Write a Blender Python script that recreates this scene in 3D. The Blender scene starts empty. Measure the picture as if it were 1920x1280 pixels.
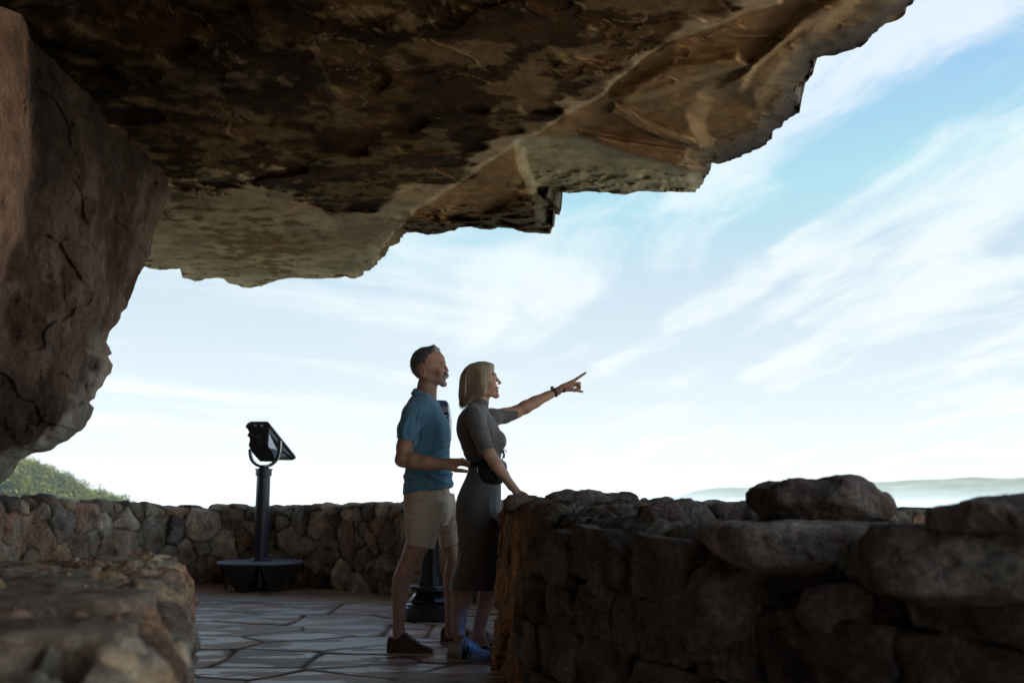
import bpy, math, random
import numpy as np
from math import radians, sin, cos, pi, sqrt
from mathutils import Vector, Matrix

# ------------------------------------------------------------------ camera
CH = 0.85                      # camera height above the flagstones
F = 1867.0                     # focal length in photograph pixels (35 mm lens)
PITCH = radians(9.28)
scene = bpy.context.scene
COL = scene.collection
cd = bpy.data.cameras.new("camera"); cam = bpy.data.objects.new("camera", cd); COL.objects.link(cam)
cd.lens = 35.0; cd.sensor_width = 36.0; cd.clip_start = 0.05; cd.clip_end = 200000
cam.location = (0, 0, CH); cam.rotation_euler = (pi/2 + PITCH, 0, 0)
cd.dof.use_dof = True; cd.dof.focus_distance = 6.0; cd.dof.aperture_fstop = 2.8
scene.camera = cam

# ------------------------------------------------------------------ exposure
vs = scene.view_settings
scene.display_settings.display_device = 'sRGB'
vs.view_transform = 'Standard'; vs.look = 'None'; vs.gamma = 1.0; vs.use_curve_mapping = False
vs.exposure = 2.05
scene.cycles.use_denoising = True
scene.cycles.max_bounces = 6; scene.cycles.diffuse_bounces = 4; scene.cycles.glossy_bounces = 3
scene.cycles.volume_bounces = 1
scene.cycles.sample_clamp_indirect = 6.0

# ------------------------------------------------------------------ sky + sun
CLOUD_A, CLOUD_B, CLOUD_W = 3.7, 3.9, -.95
SUN_EL = radians(42); SUN_AZ = radians(245)      # compass: clockwise from +Y (the way the camera looks)
world = bpy.data.worlds.new("World"); scene.world = world; world.use_nodes = True
wt = world.node_tree; wt.nodes.clear()
def wn(t, **k):
    n = wt.nodes.new(t)
    for a, b in k.items(): setattr(n, a, b)
    return n
def wl(a, b): wt.links.new(a, b)
wout = wn('ShaderNodeOutputWorld'); bg = wn('ShaderNodeBackground'); bg.inputs['Strength'].default_value = 0.11
sky = wn('ShaderNodeTexSky', sky_type='NISHITA'); sky.sun_disc = False
sky.sun_elevation = SUN_EL; sky.sun_rotation = SUN_AZ; sky.air_density = 1.0; sky.dust_density = 0.6; sky.ozone_density = 1.6
wl(bg.outputs[0], wout.inputs[0])
tc = wn('ShaderNodeTexCoord'); sep = wn('ShaderNodeSeparateXYZ'); wl(tc.outputs['Generated'], sep.inputs[0])
def wm(op, a, b=None, c=None, clamp=False):
    n = wn('ShaderNodeMath', operation=op); n.use_clamp = clamp
    for i, x in enumerate((a, b, c)):
        if x is None: continue
        if isinstance(x, (int, float)): n.inputs[i].default_value = x
        else: wl(x, n.inputs[i])
    return n.outputs[0]
# clouds live on a flat deck high above: position on it = direction / height
zc_ = wm('ADD', wm('MAXIMUM', sep.outputs[2], 0.0), 0.10)
cx_ = wm('DIVIDE', sep.outputs[0], zc_); cy_ = wm('DIVIDE', sep.outputs[1], zc_)
comb = wn('ShaderNodeCombineXYZ'); wl(cx_, comb.inputs[0]); wl(cy_, comb.inputs[1])
def deck(az, su, sw, off, warp, detail, rough):
    a = radians(az)
    u = wm('ADD', wm('MULTIPLY', cx_, sin(a)), wm('MULTIPLY', cy_, cos(a))); w = wm('SUBTRACT', wm('MULTIPLY', cx_, cos(a)), wm('MULTIPLY', cy_, sin(a)))
    cb = wn('ShaderNodeCombineXYZ'); wl(wm('MULTIPLY_ADD', u, su, off), cb.inputs[0]); wl(wm('MULTIPLY_ADD', w, sw, CLOUD_W), cb.inputs[1]); cb.inputs[2].default_value = off*.7
    wa = wn('ShaderNodeTexNoise'); wa.inputs['Scale'].default_value = 1.1; wa.inputs['Detail'].default_value = 3; wl(comb.outputs[0], wa.inputs['Vector'])
    mv = wn('ShaderNodeVectorMath', operation='MULTIPLY_ADD'); wl(wa.outputs['Color'], mv.inputs[0]); mv.inputs[1].default_value = (warp, warp, 0); wl(cb.outputs[0], mv.inputs[2])
    n = wn('ShaderNodeTexNoise'); n.inputs['Scale'].default_value = 1.0; n.inputs['Detail'].default_value = detail; n.inputs['Roughness'].default_value = rough; wl(mv.outputs[0], n.inputs['Vector'])
    return n.outputs['Fac']
nA = deck(-13, .8, 2.9, CLOUD_A, 1.3, 12, .62); nB = deck(52, .35, 1.7, CLOUD_B, .9, 12, .62)
side = wn('ShaderNodeMapRange', interpolation_type='SMOOTHSTEP'); wl(wm('DIVIDE', sep.outputs[0], wm('MAXIMUM', sep.outputs[1], .05)), side.inputs[0]); side.inputs[1].default_value = -.18; side.inputs[2].default_value = .12
nAB = wm('ADD', wm('MULTIPLY', nA, side.outputs[0]), wm('MULTIPLY', nB, wm('SUBTRACT', 1.0, side.outputs[0])))
n2 = wn('ShaderNodeTexNoise'); n2.inputs['Scale'].default_value = 0.5; n2.inputs['Detail'].default_value = 4
wl(comb.outputs[0], n2.inputs['Vector'])
cl = wm('ADD', wm('MULTIPLY', nAB, 0.8), wm('MULTIPLY', n2.outputs['Fac'], 0.3))
mr = wn('ShaderNodeMapRange', interpolation_type='SMOOTHSTEP'); wl(cl, mr.inputs[0])
mr.inputs[1].default_value = 0.50; mr.inputs[2].default_value = 0.67
# thicker veil towards the horizon
veil = wm('SUBTRACT', 1.0, wm('MULTIPLY', sep.outputs[2], 3.6), clamp=True)
veil = wm('MULTIPLY', wm('POWER', veil, 1.6), 1.0)
cov = wm('SUBTRACT', 1.0, wm('MULTIPLY', wm('SUBTRACT', 1.0, wm("MULTIPLY", mr.outputs[0], .62)), wm('SUBTRACT', 1.0, wm('MULTIPLY', veil, .97))), clamp=True)
cmix = wn('ShaderNodeMixRGB'); wl(cov, cmix.inputs[0]); tint = wn('ShaderNodeMixRGB', blend_type='MULTIPLY'); tint.inputs[0].default_value = 1; tint.inputs[2].default_value = (.58, .61, .62, 1); wl(sky.outputs[0], tint.inputs[1]); dk = wn('ShaderNodeMixRGB', blend_type='DARKEN'); dk.inputs[0].default_value = 1; dk.inputs[2].default_value = (1.30, 1.66, 1.92, 1); wl(tint.outputs[0], dk.inputs[1]); wl(dk.outputs[0], cmix.inputs[1]); cmix.inputs[2].default_value = (2.30, 2.38, 2.37, 1)
wl(cmix.outputs[0], bg.inputs['Color'])

sl = bpy.data.lights.new("sun", 'SUN'); sl.energy = 5.0; sl.angle = radians(0.5); sl.color = (1.0, 0.93, 0.82)
sun = bpy.data.objects.new("sun", sl); COL.objects.link(sun)
sd = Vector((sin(SUN_AZ)*cos(SUN_EL), cos(SUN_AZ)*cos(SUN_EL), sin(SUN_EL)))
sun.rotation_euler = (-sd).to_track_quat('-Z', 'Y').to_euler(); sun.location = (0, 0, 60)

# ------------------------------------------------------------------ helpers
RX = np.array([1.0, 0, 0]); SP, CP = sin(PITCH), cos(PITCH)
def ray(px, py):
    u = (np.asarray(px, float) - 960)/F; v = (640 - np.asarray(py, float))/F
    return u, CP - v*SP, SP + v*CP
def atY(px, py, Y):
    u, y, z = ray(px, py); t = Y/y
    return np.stack(np.broadcast_arrays(u*t, Y + 0*t, CH + z*t), -1)
def atZ(px, py, Z):
    u, y, z = ray(px, py); t = (Z - CH)/z
    return np.stack(np.broadcast_arrays(u*t, y*t, Z + 0*t), -1)
def topix(P):
    P = np.asarray(P, float); x, y, z = P[..., 0], P[..., 1], P[..., 2] - CH
    d = y*CP + z*SP; d = np.where(d < 0.05, 0.05, d)
    return 960 + F*x/d, 640 - F*(z*CP - y*SP)/d

def _h(ix, iy, iz, seed):
    h = (ix*374761393 + iy*668265263 + iz*2147483647 + seed*1274126177) & 0xffffffff
    h = ((h ^ (h >> 13))*1274126177) & 0xffffffff
    h = ((h ^ (h >> 16))*2246822519) & 0xffffffff
    return (h ^ (h >> 15)) & 0xffffffff
def vnoise(P, seed=0):
    P = np.asarray(P, float); i = np.floor(P).astype(np.int64); f = P - i
    w = f*f*f*(f*(f*6 - 15) + 10); r = 0
    for a in (0, 1):
        for b in (0, 1):
            for c in (0, 1):
                h = _h(i[..., 0]+a, i[..., 1]+b, i[..., 2]+c, seed)
                gx = (h & 1023)/511.5 - 1; gy = ((h >> 10) & 1023)/511.5 - 1; gz = ((h >> 20) & 1023)/511.5 - 1
                d = gx*(f[..., 0]-a) + gy*(f[..., 1]-b) + gz*(f[..., 2]-c)
                r = r + d*(w[..., 0] if a else 1-w[..., 0])*(w[..., 1] if b else 1-w[..., 1])*(w[..., 2] if c else 1-w[..., 2])
    return r
def fbm(P, oct=4, seed=0, gain=0.5, lac=2.03):
    P = np.asarray(P, float); r = 0; a = 1.0; s = 0
    for k in range(oct):
        r = r + a*vnoise(P, seed + k*17); s += a; a *= gain; P = P*lac + 13.7
    return r*1.4
def sstep(a, b, x):
    t = np.clip((x - a)/(b - a), 0, 1); return t*t*(3 - 2*t)
def lerp(a, b, t): return a + (b - a)*t
def resample(pts, n=None, step=None, closed=False):
    pts = np.asarray(pts, float)
    if closed: pts = np.vstack([pts, pts[:1]])
    d = np.r_[0, np.cumsum(np.linalg.norm(np.diff(pts, axis=0), axis=1))]
    if n is None: n = max(2, int(d[-1]/step))
    q = np.linspace(0, d[-1], n, endpoint=not closed)
    return np.stack([np.interp(q, d, pts[:, k]) for k in range(pts.shape[1])], -1)
def smoothpath(pts, it=2):
    pts = np.asarray(pts, float)
    for _ in range(it):
        a = pts[:-1]*.75 + pts[1:]*.25; b = pts[:-1]*.25 + pts[1:]*.75
        pts = np.vstack([pts[:1], np.stack([a, b], 1).reshape(-1, pts.shape[1]), pts[-1:]])
    return pts
def sdpoly(P, poly):
    """signed distance (inside negative) of 2-D points to a closed polygon"""
    P = np.asarray(P, float); x, y = P[..., 0], P[..., 1]; poly = np.asarray(poly, float)
    d = np.full(x.shape, 1e18); ins = np.zeros(x.shape, bool); n = len(poly)
    for i in range(n):
        a = poly[i]; b = poly[(i+1) % n]; e = b - a
        t = np.clip(((x-a[0])*e[0] + (y-a[1])*e[1])/max(e@e, 1e-12), 0, 1)
        d = np.minimum(d, (x-a[0]-t*e[0])**2 + (y-a[1]-t*e[1])**2)
        c = (a[1] > y) != (b[1] > y)
        with np.errstate(divide='ignore', invalid='ignore'):
            xi = (b[0]-a[0])*(y-a[1])/(b[1]-a[1] if b[1] != a[1] else 1e-12) + a[0]
        ins ^= c & (x < xi)
    d = np.sqrt(d); return np.where(ins, -d, d)

def mesh_np(name, V, Q, mat, parent=None, smooth=True, col=None, attrs=None):
    """one mesh object from numpy vertices and quad/tri faces"""
    me = bpy.data.meshes.new(name); V = np.asarray(V, np.float32); Q = np.asarray(Q, np.int32)
    k = Q.shape[1]
    me.vertices.add(len(V)); me.vertices.foreach_set('co', V.ravel())
    me.loops.add(Q.size); me.loops.foreach_set('vertex_index', Q.ravel())
    me.polygons.add(len(Q)); me.polygons.foreach_set('loop_start', np.arange(0, Q.size, k, dtype=np.int32))
    try: me.polygons.foreach_set('loop_total', np.full(len(Q), k, np.int32))
    except Exception: pass
    me.update(calc_edges=True)
    me.polygons.foreach_set('use_smooth', np.full(len(Q), smooth, bool))
    if col is not None:
        a = me.color_attributes.new('Col', 'FLOAT_COLOR', 'POINT')
        c = np.ones((len(V), 4), np.float32); c[:, :3] = col; a.data.foreach_set('color', c.ravel())
    for kk, vv in (attrs or {}).items():
        a = me.attributes.new(kk, 'FLOAT', 'POINT'); a.data.foreach_set('value', np.asarray(vv, np.float32))
    me.materials.append(mat); me.validate()
    o = bpy.data.objects.new(name, me); COL.objects.link(o)
    if parent is not None: o.parent = parent
    return o
def gridfaces(n, m, wrapn=False, wrapm=False):
    i = np.arange(n if wrapn else n-1); j = np.arange(m if wrapm else m-1)
    I, J = np.meshgrid(i, j, indexing='ij'); I2 = (I+1) % n; J2 = (J+1) % m
    return np.stack([I*m+J, I2*m+J, I2*m+J2, I*m+J2], -1).reshape(-1, 4)
def gridnormals(G, wrapn=False):
    gu = (np.roll(G, -1, 0) - np.roll(G, 1, 0)) if wrapn else np.gradient(G, axis=0)
    gv = np.gradient(G, axis=1)
    n = np.cross(gu, gv); l = np.linalg.norm(n, axis=-1, keepdims=True)
    return n/np.maximum(l, 1e-9)
def tag(o, label=None, cat=None, group=None, kind=None):
    if label: o['label'] = label
    if cat: o['category'] = cat
    if group: o['group'] = group
    if kind: o['kind'] = kind
    return o
def empty(name, loc=(0, 0, 0)):
    o = bpy.data.objects.new(name, None); COL.objects.link(o); o.location = loc; o.empty_display_size = .1; return o
def under(o, parent):
    """parent a mesh written in world coordinates to an Empty, leaving it where it is"""
    o.parent = parent; o.matrix_parent_inverse = Matrix.Translation(-Vector(parent.location)); return o

# ------------------------------------------------------------------ materials
MATS = {}
def mat(name, base=(.5, .5, .5), rough=.7, metal=0, spec=.5, attr=False, noise=None, bump=None, coat=0, sheen=0, sss=0, ramp=None, aniso=None):
    m = bpy.data.materials.new(name); m.use_nodes = True; nt = m.node_tree; b = nt.nodes['Principled BSDF']
    b.inputs['Base Color'].default_value = (*base, 1); b.inputs['Roughness'].default_value = rough
    b.inputs['Metallic'].default_value = metal; b.inputs['Specular IOR Level'].default_value = spec
    b.inputs['Coat Weight'].default_value = coat; b.inputs['Sheen Weight'].default_value = sheen
    tcn = nt.nodes.new('ShaderNodeTexCoord'); src = tcn.outputs['Object']
    if aniso:
        mpn = nt.nodes.new('ShaderNodeMapping'); mpn.inputs['Scale'].default_value = aniso; nt.links.new(src, mpn.inputs[0]); src = mpn.outputs[0]
    colout = None
    if attr:
        at = nt.nodes.new('ShaderNodeAttribute'); at.attribute_name = 'Col'; colout = at.outputs['Color']
    if noise:                              # (scale, low multiplier, high multiplier)
        for (sc, lo, hi) in (noise if isinstance(noise, list) else [noise]):
            n = nt.nodes.new('ShaderNodeTexNoise'); n.inputs['Scale'].default_value = sc; n.inputs['Detail'].default_value = 6; n.inputs['Roughness'].default_value = .62
            nt.links.new(src, n.inputs['Vector'])
            r = nt.nodes.new('ShaderNodeMapRange'); r.inputs[1].default_value = .3; r.inputs[2].default_value = .7; r.inputs[3].default_value = lo; r.inputs[4].default_value = hi
            nt.links.new(n.outputs['Fac'], r.inputs[0])
            v = nt.nodes.new('ShaderNodeVectorMath'); v.operation = 'SCALE'
            if colout is not None: nt.links.new(colout, v.inputs[0])
            else: v.inputs[0].default_value = base
            nt.links.new(r.outputs[0], v.inputs['Scale']); colout = v.outputs[0]
    if colout is not None: nt.links.new(colout, b.inputs['Base Color'])
    if bump:                               # list of (scale, strength, distance)
        prev = None
        for (sc, st, di) in bump:
            n = nt.nodes.new('ShaderNodeTexNoise'); n.inputs['Scale'].default_value = sc; n.inputs['Detail'].default_value = 8; n.inputs['Roughness'].default_value = .6
            nt.links.new(src, n.inputs['Vector'])
            bp = nt.nodes.new('ShaderNodeBump'); bp.inputs['Strength'].default_value = st; bp.inputs['Distance'].default_value = di
            nt.links.new(n.outputs['Fac'], bp.inputs['Height'])
            if prev is not None: nt.links.new(prev, bp.inputs['Normal'])
            prev = bp.outputs[0]
        nt.links.new(prev, b.inputs['Normal'])
    MATS[name] = m; return m

# voronoi stones: nearest two of a set of weighted sites, in 3-D
def voro(P, S, W, k_chunk=4000):
    n = len(P); f1 = np.empty(n); f2 = np.empty(n); id1 = np.empty(n, np.int64)
    S2 = (S*S).sum(1)
    for a in range(0, n, k_chunk):
        p = P[a:a+k_chunk]
        d = np.sqrt(np.maximum((p*p).sum(1)[:, None] + S2[None] - 2*p@S.T, 0)) - W[None]
        i = d.argmin(1); r = np.arange(len(p)); f1[a:a+k_chunk] = d[r, i]; id1[a:a+k_chunk] = i
        d[r, i] = 1e9; f2[a:a+k_chunk] = d.min(1)
    return f1, f2, id1
# ================================================================== rock overhang
rng = np.random.default_rng(7)
m_roof = mat('sandstone_roof', rough=.95, spec=.06, attr=True, noise=[(3, .86, 1.14), (14, .86, 1.14), (70, .88, 1.12)], bump=[(9, .25, .03), (45, .3, .01)])
m_rock = mat('sandstone', rough=.92, spec=.07, attr=True, noise=[(2.2, .72, 1.28), (13, .62, 1.38), (70, .65, 1.35)], bump=[(5, .5, .08), (26, .9, .035), (110, .7, .01)])
ZC = 3.5; HP = ZC - CH
OUT = [(270,500),(300,507),(330,503),(345,508),(345,520),(365,527),(385,522),(415,522),(440,535),(470,541),(505,530),(545,521),(590,523),(650,519),(668,523),(683,510),(700,503),(715,484),(735,462),(748,450),
       (765,436),(800,440),(830,437),(862,426),(885,426),(898,431),(925,431),(940,425),(965,430),(985,436),(1034,438),(1041,420),(1038,408),(1034,398),(1046,404),(1047,396),(1032,392),(1026,374),(1017,364),(1030,360),(1065,362),
       (1110,359),(1170,364),(1200,358),(1265,361),(1300,361),(1318,352),(1316,340),(1326,325),(1323,305),(1345,309),(1385,296),(1425,277),(1445,262),(1460,242),(1490,210),(1499,188),(1498,163),(1515,148),(1521,128),(1524,112),
       (1560,106),(1600,93),(1640,68),(1665,45),(1692,25),(1706,8),(1713,-20)]
OUT = np.array(OUT, float)
front = atZ(OUT[:, 0], OUT[:, 1], ZC)[:, :2]
far = np.array([(2.45,3.6),(2.75,2.4),(2.7,1.2),(2.2,.2),(1.3,-.7),(.3,-1.6),(-.6,-2.6),(-2,-3.3),(-4.5,-3.2),(-6.5,-2),(-7.5,1),(-7.6,5),(-7.2,9),(-6.0,11.2),(-5.0,11.3)])
fr = resample(front, step=.011)
jit = np.stack([fbm(np.c_[fr*6, 0*fr[:, :1]], 4, 3), fbm(np.c_[fr*6, 0*fr[:, :1]+9], 4, 5)], -1)
fr = fr + jit*.05
ol = np.vstack([fr, resample(np.vstack([fr[-1:], far, fr[:1]]), step=.12)[1:-1]])
O = np.array([-1.5, 2.5]); n1_ = len(ol)
NR = 300
s = np.linspace(0.01, 1, NR)**.85
G2 = O + (ol - O)[:, None, :]*s[None, :, None]
P0 = np.concatenate([G2, np.full(G2.shape[:2]+(1,), ZC)], -1)
PX, PY = topix(P0); inview = (P0[..., 1] > 1.2)
PX = np.where(inview, PX, 5000); PY = np.where(inview, PY, -5000)
pp = np.stack([PX, PY], -1)
pw = pp + np.stack([fbm(P0*2.2, 3, 21), fbm(P0*2.2+7, 3, 22)], -1)*26*np.clip((G2[..., 1:2])/5, .3, 1.2)
edge = sdpoly(pp, np.vstack([OUT, [(1713,-6000),(-6000,-6000),(-6000,800),(200,520)]]))
ed = np.clip(-edge, 0, 400)
nB = fbm(P0*np.array([2.6,3.4,1]), 5, 73)
zone = sdpoly(pw, [(300,322),(400,338),(470,348),(560,362),(615,398),(700,385),(800,352),(900,300),(1000,240),(1150,150),(1300,60),(1900,-400),(1900,700),(200,700),(200,330)])
tz = sstep(14, -10, zone + 40*nB)
C1 = [(700,500),(712,470),(745,432),(770,405),(850,345),(980,262),(1050,222),(1130,175),(1170,140),(1250,80),(1320,55),(1400,20),(1460,5),(1500,-60),(1700,-500)]
reg1 = C1 + [(3000,-500),(3000,900),(700,900)]
d1 = sdpoly(pp + (pw-pp)*.25, reg1)
off = 0.12*sstep(4, -4, d1)
flat = 1.0 - sstep(14, -4, np.abs(d1))*.6
# notch slab right of the pale upright face
reg2 = [(974,268),(1010,262),(1090,255),(1170,290),(1290,320),(1330,316),(1420,330),(1420,420),(1012,420),(1008,372),(985,330)]
d2 = sdpoly(pp + (pw-pp)*.2, reg2); off += 0.20*sstep(9, -14, d2)
reg3 = [(1085,248),(1180,262),(1290,282),(1286,300),(1270,312),(1170,288),(1085,262)]
d3 = sdpoly(pp + (pw-pp)*.15, reg3); off -= 0.09*sstep(3, -6, d3)
reg4 = [(1150,195),(1230,235),(1315,268),(1312,282),(1220,252),(1140,210)]
d4 = sdpoly(pp + (pw-pp)*.15, reg4); off -= 0.06*sstep(2, -4, d4)
reg5 = [(1160,192),(1270,165),(1410,118),(1385,95),(1250,130),(1140,180)]
d5 = sdpoly(pp + (pw-pp)*.3, reg5); off -= 0.09*sstep(6, -9, d5)
reg6 = [(1300,215),(1335,178),(1375,162),(1415,185),(1440,160),(1470,120),(1600,0),(1800,0),(1600,400),(1340,320),(1322,270)]
d6 = sdpoly(pp + (pw-pp)*.4, reg6); off += 0.17*sstep(12, -22, d6)
reg7 = [(1510,48),(1420,118),(1390,180),(1350,170),(1440,90),(1500,30),(1600,-30),(1610,5)]
d7 = sdpoly(pp + (pw-pp)*.2, reg7); off -= 0.10*sstep(5, -8, d7)
# lower, outer ledge under the twig
reg8 = [(772,402),(830,412),(880,416),(930,395),(968,380),(990,368),(1010,372),(1060,360),(1060,470),(760,470)]
d8 = sdpoly(pp + (pw-pp)*.3, reg8); off -= 0.16*sstep(6, -8, d8)
reg9 = [(330,500),(360,512),(440,523),(540,512),(640,505),(670,505),(700,495),(700,600),(330,600)]
d9 = sdpoly(pp, reg9); off += 0.05*sstep(3, -5, d9)
# stains / plates thickness steps of the main ceiling
pl = fbm(P0*np.array([.7, .8, 1])+3, 3, 31)
off += 0.035*sstep(-.015, .02, pl)*(1-tz) + .07*fbm(P0*np.array([.45,.45,1]), 3, 33)
ridge = np.abs(fbm(P0*np.array([1.4, 1.9, 1]), 4, 35)); off += -.012*sstep(.07, .0, ridge)*np.where(PY < 160, 1, .1)
off += (.015*fbm(P0*3.0, 3, 41) + .004*fbm(P0*14, 3, 42))*(1-.92*tz*(d1 > 0))
# craggy rim
rim = sstep(70, 0, ed)
crag = vnoise(np.stack([P0[..., 0]*7, P0[..., 1]*7, P0[..., 2]*0], -1), 51)
off += rim*(.3 + .7*sstep(740, 820, PX))*(.10*crag + .12*np.abs(fbm(P0*5, 3, 53)) + .07*np.abs(vnoise(P0*np.array([13,13,1]), 55))) + .28*sstep(46, 0, ed)**2*(.5 + 1.1*sstep(1240, 1380, PX))
off = np.where(inview, off, .25*fbm(P0*.6, 4, 61))
blend = sstep(1.2, 2.2, P0[..., 1]); off = off*blend + (1-blend)*.12*fbm(P0*.6, 4, 61)
off += .9*sstep(.5, -3.2, P0[..., 1])*-1.0            # the roof comes down behind the viewer
C = np.array([0, 0, CH])
G = C + (P0 - C)*((HP + off)/HP)[..., None]
# colour (stain patterns, with some light and shade painted in)
tan_ = np.array([.44,.335,.20]); gre = np.array([.36,.30,.19]); brn = np.array([.070,.039,.018]); ora = np.array([.165,.090,.034]); drk = np.array([.024,.017,.011])
nA = fbm(P0*np.array([1.1,1.1,1])+5, 5, 71); nC = fbm(P0*6, 4, 75)
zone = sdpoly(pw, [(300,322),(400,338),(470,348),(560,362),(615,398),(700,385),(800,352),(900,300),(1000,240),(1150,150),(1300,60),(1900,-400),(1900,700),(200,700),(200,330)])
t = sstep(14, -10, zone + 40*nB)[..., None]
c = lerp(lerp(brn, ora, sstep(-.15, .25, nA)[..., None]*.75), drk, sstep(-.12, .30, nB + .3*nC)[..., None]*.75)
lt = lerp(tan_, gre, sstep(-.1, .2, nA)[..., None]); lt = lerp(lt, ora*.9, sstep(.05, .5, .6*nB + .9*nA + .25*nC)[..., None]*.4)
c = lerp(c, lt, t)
st = sdpoly(pw, [(365,420),(440,432),(520,432),(580,452),(560,490),(500,500),(420,470)]); c = lerp(c, np.array([.21,.125,.048]), (sstep(12, -12, st + 60*nC)*.85)[..., None])
st = sdpoly(pw, [(345,395),(350,355),(330,350),(300,370),(320,410)]); c = lerp(c, np.array([.11,.07,.03]), (sstep(10, -10, st + 50*nC)*.8)[..., None])
c = lerp(c, np.array([.55,.46,.30]), (sstep(3, .5, np.abs(d1+1))*.8*sstep(-.35,.15,nC))[..., None]*(np.where(inview, 1, 0)[..., None]))  # pale line paints in the light caught by the crease's chamfer
rdg = sstep(.035, .0, np.abs(fbm(P0*np.array([1.3, 1.8, 1])+2, 5, 77)))*(PY < 230)*(sstep(-.1,.1,nA))
c = lerp(c, np.array([.42,.34,.20]), (rdg*.55*(1-t[..., 0]))[..., None])
patch = sstep(.10, .30, fbm(P0*np.array([2.4,3.2,1])+11, 5, 79, gain=.62) + .35*nC); c = lerp(c, np.array([.27,.19,.09]), (patch*(1-t[..., 0])*.55)[..., None])
c = lerp(c, np.array([.42,.40,.25]), (sstep(4, -10, d2)*.75)[..., None])
c = lerp(c, np.array([.22,.13,.06]), (sstep(2, -5, d3)*.7)[..., None])
c = lerp(c, np.array([.50,.47,.34]), (sstep(14, 5, np.abs(d2))*(PX < 1030)*(PY > 255)*.8)[..., None])
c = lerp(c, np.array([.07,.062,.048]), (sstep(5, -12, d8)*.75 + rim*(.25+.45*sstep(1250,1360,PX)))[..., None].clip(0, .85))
cc = sdpoly(pw, [(1300,215),(1345,172),(1380,160),(1400,175),(1370,200),(1350,250),(1345,290),(1310,270)]); c = lerp(c, np.array([.36,.30,.20]), (sstep(8, -8, cc + 40*nC)*.8)[..., None])
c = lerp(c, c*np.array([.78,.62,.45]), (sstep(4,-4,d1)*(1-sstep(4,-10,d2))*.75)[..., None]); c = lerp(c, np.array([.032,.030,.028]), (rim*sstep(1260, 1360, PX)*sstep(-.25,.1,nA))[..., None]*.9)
soot_shade = sstep(760, 250, PX + 300*nA)*sstep(330, 80, PY + 120*nC)*inview; c = lerp(c, c*.30, soot_shade[..., None])  # soot and deep shade of the ceiling's upper left, both painted in
c = c*(1 + .32*nC[..., None])
# outer face, going up and back over the top
rows = [G]; cols = [c]; base = G[:, -1]
outd = (ol - O); outd /= np.linalg.norm(outd, axis=1, keepdims=True)
for k in range(1, 40):
    q = k/39
    z = base[:, 2] + 3.6*q**1.2; w = .10*q + .22*fbm(np.c_[ol*1.2, z], 4, 81) * min(1, q*6) + .3*sin(pi*q)
    r2 = ol*(base[:, :1]/np.where(np.abs(ol[:, :1]) < 1e-3, 1e-3, ol[:, :1])*0+1)
    xy = base[:, :2] + outd*(w if k else 0)[:, None]
    rows.append(np.concatenate([xy, z[:, None]], 1)[:, None]); cols.append(np.tile(np.array([.16,.14,.10]), (n1_, 1, 1)))
for k in range(1, 12):
    q = k/11.; b = rows[39][:, 0]
    xy = O + (b[:, :2]-O)*(1-q*.98); z = b[:, 2] + .8*sin(q*pi/2) + .3*fbm(np.c_[xy*.7, 0*xy[:, :1]], 3, 83)
    rows.append(np.concatenate([xy, z[:, None]], 1)[:, None]); cols.append(np.tile(np.array([.16,.14,.10]), (n1_, 1, 1)))
GG = np.concatenate(rows, 1); CC = np.concatenate(cols, 1)
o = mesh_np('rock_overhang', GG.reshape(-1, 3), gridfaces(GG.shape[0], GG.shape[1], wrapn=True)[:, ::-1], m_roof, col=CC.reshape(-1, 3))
tag(o, 'huge dark sandstone overhang roofing the stone terrace', 'rock')

# ================================================================== rock pillar on the left
PO = np.array([(345,150),(338,250),(334,318),(322,352),(306,400),(290,440),(275,490),(262,515),(250,545),(238,575),(222,602),(204,625),(199,640),(207,652),(210,662),(203,668),(213,683),(208,700),(197,712),(188,728),(176,748),(166,752),(175,765),(172,780),(160,800),(140,815),(120,828),(95,842),(60,850),(38,858),(28,880),(15,895),(-10,915),(-60,940),(-140,1000),(-260,1150)], float)
pr = resample(PO, step=3.0)
pj = np.stack([fbm(np.c_[pr*.035, 0*pr[:, :1]], 4, 91), fbm(np.c_[pr*.035, 0*pr[:, :1]+5], 4, 93)], -1)*5
pr = pr + pj
PC = np.array([-520, 300.]); s = np.linspace(0, 1, 330)
pin = PC + np.c_[np.zeros(len(pr)), np.linspace(-500, 900, len(pr))]
g2 = pin[:, None] + (pr - pin)[:, None]*s[None, :, None]
px, py = g2[..., 0], g2[..., 1]
de = (1 - s)[None]*np.linalg.norm(pr - pin, axis=1)[:, None]           # px from the outline
Yb = np.interp(px, [-700,-300,0,60,100,334], [1.6,3.4,5.05,5.45,5.7,7.9]) + np.clip((py-320)/600, 0, 1)*.6
# the nearer warm-lit rib at the frame edge
rib = sdpoly(np.stack([px + 12*fbm(np.stack([px*.012, py*.006, 0*px], -1), 3, 95), py], -1), [(-700,-300),(52,-300),(55,60),(58,180),(62,290),(52,370),(45,430),(18,500),(0,560),(-60,640),(-700,700)])
Yb = Yb - .42*sstep(8, -26, rib)
Q = atY(px, py, Yb)
n_ = .20*fbm(Q*.9, 4, 97) + .06*fbm(Q*np.array([3,1.5,3]), 4, 98) + .022*fbm(Q*11, 4, 99)
crk = np.abs(fbm(Q*np.array([2.1,1.2,1.5])+4, 4, 101)); ckm = sstep(.10,.22,fbm(Q*1.1,2,102)); n_ += .035*sstep(.018, 0, crk)*ckm
plate = fbm(Q*np.array([1.3,.8,1.7])+1, 3, 103); n_ += .05*sstep(0, .05, plate)
lip = sstep(48, 34, de + 22*fbm(Q*3, 3, 104))*sstep(590, 680, py)
n_ = n_*sstep(0, 20, de) + .9*np.exp(-de/26.)*.5 + .16*lip
Q = atY(px, py, Yb + n_)
nA = fbm(Q*1.3, 5, 105); nB = fbm(Q*4, 4, 106)
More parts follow.
